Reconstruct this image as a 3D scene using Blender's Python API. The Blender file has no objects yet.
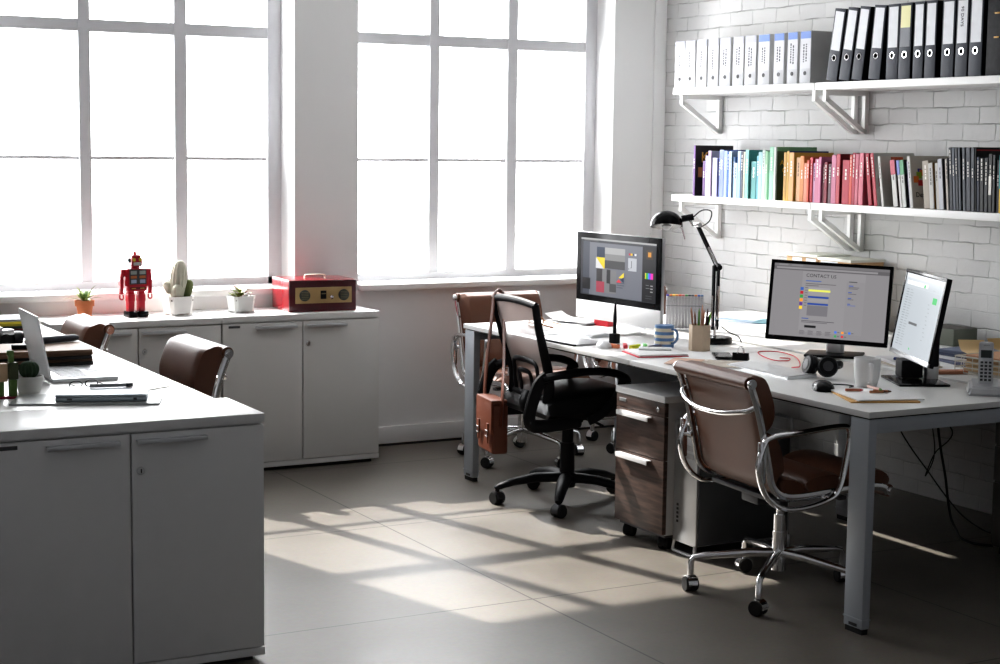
import bpy, bmesh, math, random
from math import sin, cos, pi, radians, atan2, hypot
from mathutils import Vector, Matrix
random.seed(7)
SC = bpy.context.scene
COL = SC.collection

# ------------------------------------------------------------------ materials
def new_mat(name):
    m = bpy.data.materials.new(name); m.use_nodes = True
    return m, m.node_tree.nodes, m.node_tree.links, m.node_tree.nodes['Principled BSDF']

def plain(name, col, rough=.5, metal=0., var=.04, vscale=12., bump=0., bscale=80., emit=0., spec=.5, coat=0.):
    """a procedural material: one colour with a slight noise variation, optional noise bump"""
    m, N, L, p = new_mat(name)
    c = (*col, 1.)
    tc = N.new('ShaderNodeTexCoord')
    nz = N.new('ShaderNodeTexNoise'); nz.inputs['Scale'].default_value = vscale; nz.inputs['Detail'].default_value = 4
    L.new(tc.outputs['Object'], nz.inputs['Vector'])
    mx = N.new('ShaderNodeMix'); mx.data_type = 'RGBA'
    mx.inputs[6].default_value = tuple(min(1, x*(1-var)) for x in col)+(1,)
    mx.inputs[7].default_value = tuple(min(1, x*(1+var)) for x in col)+(1,)
    L.new(nz.outputs['Fac'], mx.inputs[0]); L.new(mx.outputs[2], p.inputs['Base Color'])
    p.inputs['Roughness'].default_value = rough; p.inputs['Metallic'].default_value = metal
    p.inputs['Specular IOR Level'].default_value = spec
    p.inputs['Coat Weight'].default_value = coat
    if emit:
        p.inputs['Emission Color'].default_value = c; p.inputs['Emission Strength'].default_value = emit
    if bump:
        n2 = N.new('ShaderNodeTexNoise'); n2.inputs['Scale'].default_value = bscale; n2.inputs['Detail'].default_value = 5
        L.new(tc.outputs['Object'], n2.inputs['Vector'])
        b = N.new('ShaderNodeBump'); b.inputs['Strength'].default_value = bump; b.inputs['Distance'].default_value = .004
        L.new(n2.outputs['Fac'], b.inputs['Height']); L.new(b.outputs['Normal'], p.inputs['Normal'])
    return m

_cache = {}
def colm(col, rough=.55, emit=0., metal=0.):
    k = (tuple(round(c, 3) for c in col), rough, emit, metal)
    if k not in _cache:
        _cache[k] = plain('paint_%d' % len(_cache), col, rough, metal, emit=emit)
    return _cache[k]
def srgb(r, g, b):
    f = lambda v: (v/255/12.92) if v/255 <= .04045 else ((v/255+.055)/1.055)**2.4
    return (f(r), f(g), f(b))
def cs(r, g, b, rough=.55): return colm(srgb(r, g, b), rough)
def scr(r, g, b, k=1.):
    """a lit screen colour"""
    c = srgb(r, g, b); key = ('scr', r, g, b, k)
    if key not in _cache:
        m, N, L, p = new_mat('lit_%d' % len(_cache))
        p.inputs['Base Color'].default_value = (.01, .01, .01, 1); p.inputs['Roughness'].default_value = .3; p.inputs['Specular IOR Level'].default_value = .12
        rgb = N.new('ShaderNodeRGB'); rgb.outputs[0].default_value = (*c, 1)
        L.new(rgb.outputs[0], p.inputs['Emission Color']); p.inputs['Emission Strength'].default_value = k
        _cache[key] = m
    return _cache[key]

WALLW = plain('white_plaster', (.80, .80, .80), .75, var=.02, vscale=3, bump=.05, bscale=40)
FRAMEW = plain('window_frame_paint', (.60, .60, .62), .5)
LAM = plain('white_laminate', (.80, .80, .80), .38, var=.01)
LAMG = plain('cabinet_laminate', (.74, .735, .72), .42, var=.012)
DESKW = plain('desk_top_laminate', (.80, .80, .79), .32, var=.01)
DARKEDGE = plain('dark_gap', (.03, .03, .03), .7)
STEEL = plain('grey_powder_steel', (.46, .49, .53), .42, .25, var=.02)
ALU = plain('brushed_aluminium', (.66, .67, .68), .32, .9, var=.03)
ALUH = plain('handle_aluminium', (.62, .63, .65), .35, .5)
CHROME = plain('polished_chrome', (.86, .86, .87), .10, 1., var=.01)
LEATHER = plain('brown_leather', srgb(108, 68, 48), .42, var=.12, vscale=9, bump=.12, bscale=160)
SATCHEL = plain('satchel_leather', srgb(98, 52, 34), .45, var=.2, vscale=14, bump=.1, bscale=120)
BLACKP = plain('black_plastic', (.010, .010, .012), .45, spec=.18)
BLACKG = plain('gloss_black', (.006, .006, .007), .18, spec=.14)
BLACKL = plain('black_leather', (.010, .010, .011), .3, bump=.08, bscale=140, spec=.4)
DARKG = plain('dark_grey_plastic', (.05, .05, .055), .45)
RUBBER = plain('rubber', (.015, .015, .015), .75)
WHITEP = plain('white_plastic', (.82, .82, .82), .3)
PAPER = plain('white_paper', (.84, .84, .84), .8, var=.015)
KRAFT = plain('kraft_card', srgb(186, 150, 112), .8, var=.06)
SHELFW = plain('shelf_paint', (.82, .82, .81), .4)
PAGES = plain('book_pages', (.74, .70, .62), .85, var=.05, vscale=60)
BLACKBIND = plain('black_binder_board', (.012, .012, .014), .5, spec=.15)
BINDSP = plain('binder_spine_grey', srgb(66, 69, 77), .5, spec=.2)
CLEAR_LABEL = plain('binder_label', srgb(206, 208, 212), .35, var=.12, vscale=25)
TERRA = plain('terracotta', srgb(176, 104, 66), .8, var=.08)
SOIL = plain('soil', (.035, .022, .014), .95, var=.5, vscale=90)
LEAF = plain('leaf_green', srgb(96, 124, 60), .5, var=.3, vscale=30)
ROBOT = plain('red_tin', srgb(178, 26, 46), .3, var=.06, coat=.4)
BEIGE = plain('cactus_body', srgb(196, 194, 178), .8, var=.12, vscale=60, bump=.5, bscale=220)
CACTG = plain('cactus_green', srgb(112, 122, 78), .8, var=.15, vscale=60, bump=.5, bscale=220)
DKGREEN = plain('round_cactus_green', srgb(44, 66, 44), .75, var=.3, vscale=70, bump=.6, bscale=200)

def walnut():
    m, N, L, p = new_mat('dark_walnut')
    tc = N.new('ShaderNodeTexCoord'); mp = N.new('ShaderNodeMapping')
    mp.inputs['Scale'].default_value = (3, 3, 26)
    L.new(tc.outputs['Object'], mp.inputs['Vector'])
    nz = N.new('ShaderNodeTexNoise'); nz.inputs['Scale'].default_value = 2.2; nz.inputs['Detail'].default_value = 7; nz.inputs['Distortion'].default_value = .6
    L.new(mp.outputs[0], nz.inputs['Vector'])
    cr = N.new('ShaderNodeValToRGB'); e = cr.color_ramp.elements
    e[0].position = .3; e[0].color = (*srgb(48, 36, 32), 1); e[1].position = .75; e[1].color = (*srgb(96, 74, 64), 1)
    L.new(nz.outputs['Fac'], cr.inputs[0]); L.new(cr.outputs[0], p.inputs['Base Color']); p.inputs['Roughness'].default_value = .45
    return m
WALNUT = walnut()

def brick():
    m, N, L, p = new_mat('painted_brick')
    g = N.new('ShaderNodeNewGeometry'); sp = N.new('ShaderNodeSeparateXYZ'); cb = N.new('ShaderNodeCombineXYZ')
    L.new(g.outputs['Position'], sp.inputs[0]); L.new(sp.outputs['Y'], cb.inputs[0]); L.new(sp.outputs['Z'], cb.inputs[1])
    nz = N.new('ShaderNodeTexNoise'); nz.inputs['Scale'].default_value = 11.; nz.inputs['Detail'].default_value = 5
    L.new(cb.outputs[0], nz.inputs['Vector'])
    ad = N.new('ShaderNodeVectorMath'); ad.operation = 'MULTIPLY_ADD'; ad.inputs[1].default_value = (.030, .016, 0)
    L.new(nz.outputs['Color'], ad.inputs[0]); L.new(cb.outputs[0], ad.inputs[2])
    bt = N.new('ShaderNodeTexBrick'); bt.offset = .5
    bt.inputs['Scale'].default_value = 1.; bt.inputs['Brick Width'].default_value = .188; bt.inputs['Row Height'].default_value = .072
    bt.inputs['Mortar Size'].default_value = .0042; bt.inputs['Mortar Smooth'].default_value = 1.; bt.inputs['Bias'].default_value = 0
    bt.inputs['Color1'].default_value = (.60, .60, .595, 1); bt.inputs['Color2'].default_value = (.55, .55, .55, 1); bt.inputs['Mortar'].default_value = (.56, .56, .56, 1)
    L.new(ad.outputs[0], bt.inputs['Vector'])
    n3 = N.new('ShaderNodeTexNoise'); n3.inputs['Scale'].default_value = 34; n3.inputs['Detail'].default_value = 8; n3.inputs['Roughness'].default_value = .65
    L.new(cb.outputs[0], n3.inputs['Vector'])
    n4 = N.new('ShaderNodeTexNoise'); n4.inputs['Scale'].default_value = 9; n4.inputs['Detail'].default_value = 2
    L.new(cb.outputs[0], n4.inputs['Vector'])
    inv = N.new('ShaderNodeMath'); inv.operation = 'MULTIPLY_ADD'; inv.inputs[1].default_value = -.8; inv.inputs[2].default_value = .8
    s1 = N.new('ShaderNodeMath'); s1.operation = 'MULTIPLY_ADD'; s1.inputs[1].default_value = .28
    L.new(n3.outputs['Fac'], s1.inputs[0]); L.new(inv.outputs[0], s1.inputs[2])
    s2 = N.new('ShaderNodeMath'); s2.operation = 'MULTIPLY_ADD'; s2.inputs[1].default_value = .9
    L.new(n4.outputs['Fac'], s2.inputs[0]); L.new(s1.outputs[0], s2.inputs[2])
    bp = N.new('ShaderNodeBump'); bp.inputs['Strength'].default_value = .75; bp.inputs['Distance'].default_value = .010
    L.new(s2.outputs[0], bp.inputs['Height']); L.new(bp.outputs[0], p.inputs['Normal'])
    # the paint fills many of the joints: they only show in places
    n5 = N.new('ShaderNodeTexNoise'); n5.inputs['Scale'].default_value = 6.; n5.inputs['Detail'].default_value = 3; L.new(cb.outputs[0], n5.inputs['Vector'])
    mr = N.new('ShaderNodeMapRange'); mr.inputs['From Min'].default_value = .42; mr.inputs['From Max'].default_value = .68; mr.inputs['To Min'].default_value = .12; mr.inputs['To Max'].default_value = 1.; L.new(n5.outputs['Fac'], mr.inputs['Value'])
    jf = N.new('ShaderNodeMath'); jf.operation = 'MULTIPLY'; L.new(bt.outputs['Fac'], jf.inputs[0]); L.new(mr.outputs[0], jf.inputs[1])
    L.new(jf.outputs[0], inv.inputs[0])
    jm = N.new('ShaderNodeMix'); jm.data_type = 'RGBA'; L.new(jf.outputs[0], jm.inputs[0]); L.new(bt.outputs['Color'], jm.inputs[6]); jm.inputs[7].default_value = (.32, .32, .32, 1)
    L.new(jm.outputs[2], p.inputs['Base Color']); p.inputs['Roughness'].default_value = .6
    return m
BRICK = brick()

def concrete():
    m, N, L, p = new_mat('polished_concrete')
    g = N.new('ShaderNodeNewGeometry'); sp = N.new('ShaderNodeSeparateXYZ'); L.new(g.outputs['Position'], sp.inputs[0])
    def joint(out, off):
        a = N.new('ShaderNodeMath'); a.operation = 'ADD'; a.inputs[1].default_value = -off + 12.0; L.new(out, a.inputs[0])
        b = N.new('ShaderNodeMath'); b.operation = 'PINGPONG'; b.inputs[1].default_value = .6; L.new(a.outputs[0], b.inputs[0])
        c = N.new('ShaderNodeMath'); c.operation = 'LESS_THAN'; c.inputs[1].default_value = .0032; L.new(b.outputs[0], c.inputs[0])
        return c
    jx = joint(sp.outputs['X'], 2.755); jy = joint(sp.outputs['Y'], 4.783)
    mxj = N.new('ShaderNodeMath'); mxj.operation = 'MAXIMUM'; L.new(jx.outputs[0], mxj.inputs[0]); L.new(jy.outputs[0], mxj.inputs[1])
    n1 = N.new('ShaderNodeTexNoise'); n1.inputs['Scale'].default_value = 1.6; n1.inputs['Detail'].default_value = 8; n1.inputs['Roughness'].default_value = .6
    L.new(g.outputs['Position'], n1.inputs['Vector'])
    n2 = N.new('ShaderNodeTexNoise'); n2.inputs['Scale'].default_value = 60; n2.inputs['Detail'].default_value = 4
    L.new(g.outputs['Position'], n2.inputs['Vector'])
    cr = N.new('ShaderNodeValToRGB'); e = cr.color_ramp.elements
    e[0].position = .3; e[0].color = (*srgb(98, 93, 87), 1); e[1].position = .72; e[1].color = (*srgb(124, 118, 110), 1)
    L.new(n1.outputs['Fac'], cr.inputs[0])
    m2 = N.new('ShaderNodeMix'); m2.data_type = 'RGBA'; m2.blend_type = 'OVERLAY'; m2.inputs[0].default_value = .18
    L.new(cr.outputs[0], m2.inputs[6]); L.new(n2.outputs['Color'], m2.inputs[7])
    m3 = N.new('ShaderNodeMix'); m3.data_type = 'RGBA'; L.new(mxj.outputs[0], m3.inputs[0]); L.new(m2.outputs[2], m3.inputs[6])
    m3.inputs[7].default_value = (.035, .032, .03, 1)
    L.new(m3.outputs[2], p.inputs['Base Color'])
    rr = N.new('ShaderNodeMapRange'); rr.inputs['To Min'].default_value = .34; rr.inputs['To Max'].default_value = .55
    L.new(n1.outputs['Fac'], rr.inputs['Value']); L.new(rr.outputs[0], p.inputs['Roughness'])
    b = N.new('ShaderNodeBump'); b.inputs['Strength'].default_value = .06; b.inputs['Distance'].default_value = .003
    L.new(n2.outputs['Fac'], b.inputs['Height']); L.new(b.outputs[0], p.inputs['Normal'])
    return m
CONCRETE = concrete()

def see_through(name, col, alpha, gloss=.0, rough=.1, translucent=False):
    """a thin sheet: part transparent, part diffuse or glossy"""
    m, N, L, p = new_mat(name)
    out = N['Material Output']; tr = N.new('ShaderNodeBsdfTransparent'); mx = N.new('ShaderNodeMixShader')
    p.inputs['Base Color'].default_value = (*col, 1); p.inputs['Roughness'].default_value = rough
    if gloss:
        fr = N.new('ShaderNodeFresnel'); fr.inputs['IOR'].default_value = gloss
        L.new(fr.outputs[0], mx.inputs[0])
    else:
        mx.inputs[0].default_value = alpha
    L.new(tr.outputs[0], mx.inputs[1])
    if gloss:
        gl = N.new('ShaderNodeBsdfGlossy'); gl.inputs['Roughness'].default_value = .02; L.new(gl.outputs[0], mx.inputs[2])
    else:
        if translucent:
            tl = N.new('ShaderNodeBsdfTranslucent'); tl.inputs[0].default_value = (*col, 1); m2 = N.new('ShaderNodeMixShader'); m2.inputs[0].default_value = .55
            L.new(p.outputs[0], m2.inputs[1]); L.new(tl.outputs[0], m2.inputs[2]); L.new(m2.outputs[0], mx.inputs[2])
        else:
            L.new(p.outputs[0], mx.inputs[2])
    L.new(mx.outputs[0], out.inputs['Surface'])
    return m
GLASS = see_through('window_glass', (1, 1, 1), 0, gloss=1.3)
MESHF = see_through('chair_mesh_fabric', srgb(225, 212, 208), .50, rough=.8, translucent=True)
CLEARP = see_through('clear_plastic', (.9, .9, .9), .10, rough=.1)

# ------------------------------------------------------------------ mesh builder
class MB:
    def __init__(s): s.v = []; s.f = []; s.m = []; s.mi = 0; s.T = Matrix.Identity(4)
    def add(s, vs, fs):
        o = len(s.v); s.v += [tuple(s.T @ Vector(v)) for v in vs]
        s.f += [tuple(i+o for i in f) for f in fs]; s.m += [s.mi]*len(fs); return s
    def mat(s, i): s.mi = i; return s
    def bm(s, b):
        b.verts.ensure_lookup_table(); b.verts.index_update()
        s.add([v.co.copy() for v in b.verts], [[v.index for v in f.verts] for f in b.faces]); b.free(); return s
    def box(s, lo, hi, bev=0., seg=2, rot=None):
        b = bmesh.new(); bmesh.ops.create_cube(b, size=1)
        c = [(a+d)/2 for a, d in zip(lo, hi)]; z = [max(1e-5, abs(d-a)) for a, d in zip(lo, hi)]
        bmesh.ops.scale(b, vec=z, verts=b.verts)
        if bev: bmesh.ops.bevel(b, geom=b.edges[:], offset=min(bev, min(z)*.49), segments=seg, affect='EDGES', profile=.6)
        if rot is not None: bmesh.ops.transform(b, matrix=rot, verts=b.verts)
        bmesh.ops.translate(b, vec=c, verts=b.verts)
        return s.bm(b)
    def cyl(s, p0, p1, r0, r1=None, n=20, cap=True):
        r1 = r0 if r1 is None else r1
        return s.tube([p0, p1], [r0, r1], n, cap)
    def tube(s, pts, r, n=10, cap=True, closed=False, flat=None, up=None):
        """sweep a circle (or an ellipse, flat=(a,b) with up as the reference normal) along points"""
        P = [Vector(p) for p in pts]; k = len(P)
        R = r if isinstance(r, (list, tuple)) else [r]*k
        tan = []
        for i in range(k):
            a = P[(i-1) % k] if closed or i > 0 else P[i]; b = P[(i+1) % k] if closed or i < k-1 else P[i]
            t = (b-a); tan.append(t.normalized() if t.length > 1e-9 else Vector((0, 0, 1)))
        u = Vector(up) if up is not None else (Vector((0, 0, 1)) if abs(tan[0].z) < .9 else Vector((1, 0, 0)))
        vs = []; fs = []
        for i in range(k):
            t = tan[i]
            if up is not None: u = Vector(up)
            u = (u - t*u.dot(t)); u.normalize(); w = t.cross(u)
            fa, fb = flat if flat else (1, 1)
            for j in range(n):
                a = 2*pi*j/n; vs.append(P[i] + u*(cos(a)*R[i]*fa) + w*(sin(a)*R[i]*fb))
        for i in range(k if closed else k-1):
            i2 = (i+1) % k
            for j in range(n):
                j2 = (j+1) % n; fs.append((i*n+j, i*n+j2, i2*n+j2, i2*n+j))
        if cap and not closed:
            fs.append(tuple(range(n-1, -1, -1))); fs.append(tuple((k-1)*n+j for j in range(n)))
        return s.add(vs, fs)
    def lathe(s, prof, c=(0, 0, 0), n=28, axis=None, sq=None):
        M = axis if axis is not None else Matrix.Identity(3); c = Vector(c); vs = []; fs = []; k = len(prof)
        for r, z in prof:
            for j in range(n):
                a = 2*pi*j/n; vs.append(c + M @ Vector((r*cos(a), r*sin(a), z)))
        for i in range(k-1):
            for j in range(n):
                j2 = (j+1) % n; fs.append((i*n+j, i*n+j2, (i+1)*n+j2, (i+1)*n+j))
        if prof[0][0] > 1e-6: fs.append(tuple(range(n-1, -1, -1)))
        if prof[-1][0] > 1e-6: fs.append(tuple((k-1)*n+j for j in range(n)))
        return s.add(vs, fs)
    def ball(s, c, r, n=16, m=10, M=None):
        r = r if isinstance(r, (tuple, list)) else (r, r, r); vs = []; fs = []; c = Vector(c)
        for i in range(m+1):
            th = pi*i/m
            for j in range(n):
                a = 2*pi*j/n; q = Vector((r[0]*sin(th)*cos(a), r[1]*sin(th)*sin(a), r[2]*cos(th)))
                vs.append(c + (M @ q if M is not None else q))
        for i in range(m):
            for j in range(n):
                j2 = (j+1) % n; fs.append((i*n+j, (i+1)*n+j, (i+1)*n+j2, i*n+j2))
        return s.add(vs, fs)
    def prism(s, poly, axis, a, b):
        """extrude a 2-D polygon along an axis: axis x -> poly is (y,z), y -> (x,z), z -> (x,y)"""
        n = len(poly); mk = {'x': lambda p, t: (t, p[0], p[1]), 'y': lambda p, t: (p[0], t, p[1]), 'z': lambda p, t: (p[0], p[1], t)}[axis]
        vs = [mk(p, a) for p in poly] + [mk(p, b) for p in poly]
        fs = [tuple(range(n))[::-1], tuple(range(n, 2*n))] + [(i, (i+1) % n, n+(i+1) % n, n+i) for i in range(n)]
        return s.add(vs, fs)
    def quad(s, a, b, c, d): return s.add([a, b, c, d], [(0, 1, 2, 3)])
    def text(s, body, size, M, extr=.0004, align='LEFT'):
        cu = bpy.data.curves.new('lettering', 'FONT'); cu.body = body; cu.size = size; cu.extrude = extr; cu.align_x = align; cu.resolution_u = 2
        o = bpy.data.objects.new('lettering', cu); COL.objects.link(o)
        bpy.context.view_layer.update()
        dg = bpy.context.evaluated_depsgraph_get()
        me = bpy.data.meshes.new_from_object(o.evaluated_get(dg))
        s.add([M @ v.co for v in me.vertices], [tuple(p.vertices) for p in me.polygons])
        bpy.data.objects.remove(o); bpy.data.curves.remove(cu); bpy.data.meshes.remove(me); return s
    def build(s, name, mats, parent=None, loc=None, rot=None, smooth=True, ang=.6, at=None):
        """link as ONE mesh object; at=world/base point: geometry is re-centred on it"""
        if not isinstance(mats, (list, tuple)): mats = [mats]
        vs = s.v
        if at is not None:
            vs = [(x-at[0], y-at[1], z-at[2]) for x, y, z in vs]
        me = bpy.data.meshes.new(name); me.from_pydata([tuple(v) for v in vs], [], s.f)
        for m in mats: me.materials.append(m)
        for p, i in zip(me.polygons, s.m): p.material_index = min(i, len(mats)-1); p.use_smooth = smooth
        b = bmesh.new(); b.from_mesh(me); bmesh.ops.recalc_face_normals(b, faces=b.faces[:]); b.to_mesh(me); b.free()
        me.validate()
        if smooth: me.set_sharp_from_angle(angle=ang)
        o = bpy.data.objects.new(name, me); COL.objects.link(o)
        if parent is not None: o.parent = parent
        if at is not None: o.location = at
        if loc is not None: o.location = loc
        if rot is not None: o.rotation_euler = rot
        return o

def tag(o, label=None, cat=None, group=None, kind=None):
    if label: o['label'] = label
    if cat: o['category'] = cat
    if group: o['group'] = group
    if kind: o['kind'] = kind
    return o
def thing(name, label, cat, loc=(0, 0, 0), rotz=0, group=None):
    o = bpy.data.objects.new(name, None); o.empty_display_size = .05; COL.objects.link(o)
    o.location = loc; o.rotation_euler = (0, 0, rotz)
    return tag(o, label, cat, group)
def struct(name, mb, mats, parent=None, **k):
    o = mb.build(name, mats, parent, **k)
    if parent is None: o['kind'] = 'structure'
    return o
def copy_tree(o, parent=None):
    c = o.copy(); COL.objects.link(c)
    if parent is not None: c.parent = parent
    for ch in list(o.children): copy_tree(ch, c)
    return c
def dup(o, loc, rotz, label, group=None, top=True):
    c = copy_tree(o); c.location = loc; c.rotation_euler = (0, 0, rotz); c['label'] = label
    if group: c['group'] = group
    return c
def smooth_path(P, sub=5, closed=False):
    """Catmull-Rom through points"""
    P = [Vector(p) for p in P]; n = len(P); out = []
    for i in range(n if closed else n-1):
        g = lambda k: P[k % n] if closed else P[max(0, min(n-1, k))]
        a, b, c, d = g(i-1), g(i), g(i+1), g(i+2)
        for j in range(sub):
            t = j/sub
            out.append(.5*((2*b) + (c-a)*t + (2*a-5*b+4*c-d)*t*t + (3*b-a-3*c+d)*t**3))
    if not closed: out.append(P[-1])
    return out
ORD = 'zeroth first second third fourth fifth sixth seventh eighth ninth tenth eleventh twelfth thirteenth fourteenth fifteenth sixteenth seventeenth eighteenth nineteenth twentieth'.split()
def ordinal(n):
    if n <= 20: return ORD[n]
    t = ['', '', 'twenty', 'thirty', 'forty', 'fifty', 'sixty', 'seventy', 'eighty'][n//10]
    if n % 10 == 0: return t[:-1]+'ieth'
    return t+'-'+ORD[n % 10]

# ------------------------------------------------------------------ room shell
YW, YF, XB = 7.62, 7.828, 5.17
ZC, XL, YB = 3.05, -1.6, -1.2
ZS, ZT = .83, 2.75                    # window opening
W1 = (1.53, 3.013); W2 = (3.35, 4.842)
struct('floor', MB().box((XL-.2, YB-.2, -.12), (XB+.2, YW+.4, 0)), CONCRETE)
struct('ceiling', MB().box((XL-.2, YB-.2, ZC), (XB+.2, YW+.4, ZC+.12)), WALLW)
wb = MB()
wb.box((XL-.2, YW, 0), (XB+.2, YW+.30, ZS-.03)); wb.box((XL-.2, YW, ZT), (XB+.2, YW+.30, ZC))
for a, b in ((XL-.2, W1[0]), (W1[1], W2[0]), (W2[1], XB+.2)): wb.box((a, YW, ZS-.03), (b, YW+.30, ZT))
struct('wall_back', wb, WALLW)
struct('wall_right', MB().box((XB, YB-.2, 0), (XB+.2, YW+.3, ZC)), BRICK)
struct('wall_left', MB().box((XL-.2, YB-.2, 0), (XL, YW+.3, ZC)), plain('far_side_wall', (.75, .75, .76), .8))
struct('wall_front', MB().box((XL-.2, YB-.2, 0), (XB+.2, YB, ZC)), plain('camera_side_wall', (.78, .79, .82), .8))
bb = MB().box((3.30, YW-.016, .012), (XB, YW, .10), .004); bb.mat(1).box((3.30, YW-.012, 0), (XB, YW, .012))
struct('baseboard_back', bb, [WALLW, DARKEDGE])
struct('trim_1', MB().box((5.095, YW-.012, .10), (XB, YW, ZC), .004), WALLW)
# windows: frame + panes
def window(n, x0, x1, bars):
    f = MB()
    f.box((x0, YF-.03, ZS), (x0+.07, YF+.05, ZT)); f.box((x1-.07, YF-.03, ZS), (x1, YF+.05, ZT))
    f.box((x0, YF-.03, ZS), (x1, YF+.05, .868)); f.box((x0, YF-.03, ZT-.06), (x1, YF+.05, ZT))
    f.box((x0, YF-.02, 2.037), (x1, YF+.04, 2.093))
    for a, b in bars: f.box((a, YF-.025, ZS), (b, YF+.045, ZT))
    xs = [x0+.07]+[v for ab in bars for v in ab]+[x1-.07]
    for i in range(0, len(xs), 2): f.box((xs[i], YF-.005, 1.442), (xs[i+1], YF+.02, 1.459))
    w = struct('window_%d' % n, f, FRAMEW, smooth=False)
    g = MB()
    for i in range(0, len(xs), 2):
        for za, zb in ((.868, 1.442), (1.459, 2.037), (2.093, ZT-.06)):
            g.quad((xs[i], YF+.008, za), (xs[i+1], YF+.008, za), (xs[i+1], YF+.008, zb), (xs[i], YF+.008, zb))
    o = g.build('pane', GLASS, w, smooth=False)
    return w
window(1, W1[0], W1[1], ((2.013, 2.068), (2.473, 2.533)))
window(2, W2[0], W2[1], ((3.834, 3.889), (4.295, 4.353)))
struct('trim_2', MB().box((XL, YW-.04, ZS-.03), (W1[1]+.02, YF-.03, ZS), .006), SHELFW)
struct('trim_3', MB().box((W2[0]-.0, YW-.04, ZS-.03), (W2[1]+.0, YF-.03, ZS), .006), SHELFW)

# ------------------------------------------------------------------ shelves and brackets
def bracket(y, z, H=.195):
    b = MB(); w = .011
    x0, x1 = 4.915, XB-.001
    b.box((x0, y-w, z-.022), (x1, y+w, z)); b.box((x1-.022, y-w, z-H), (x1, y+w, z-.022)); b.box((x0, y-w, z-.05), (x0+.02, y+w, z-.02))
    b.prism([(x0+.0, z-.05), (x0+.022, z-.036), (x1-.008, z-H+.013), (x1-.022, z-H)], 'y', y-w, y+w)
    return b
def shelf(name_lab, y0, y1, ztop, br):
    t = thing('wall_shelf', name_lab, 'shelf', (XB, (y0+y1)/2, ztop-.032), 0, 'white shelf boards on the brick wall')
    o = t.location.copy()
    def loc(m): m.T = Matrix.Translation(-o); return m
    m = loc(MB()); m.box((4.89, y0, ztop-.032), (XB-.002, y1, ztop), .003); m.build('board', SHELFW, t)
    for y in br:
        b = bracket(y, ztop-.032); m = loc(MB()); m.add(b.v, b.f); m.build('bracket', SHELFW, t)
shelf('white shelf board holding the white and blue-banded binders', 6.002, 7.13, 1.833, (7.09, 6.035))
shelf('white shelf board holding the black lever-arch binders', 4.0, 5.998, 1.833, (5.96, 4.2))
shelf('white shelf board under the purple, blue, green and orange books', 6.002, 7.12, 1.29, (7.075, 6.035))
shelf('white shelf board under the red, white and black books', 4.0, 5.998, 1.29, (5.96, 4.2))

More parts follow.
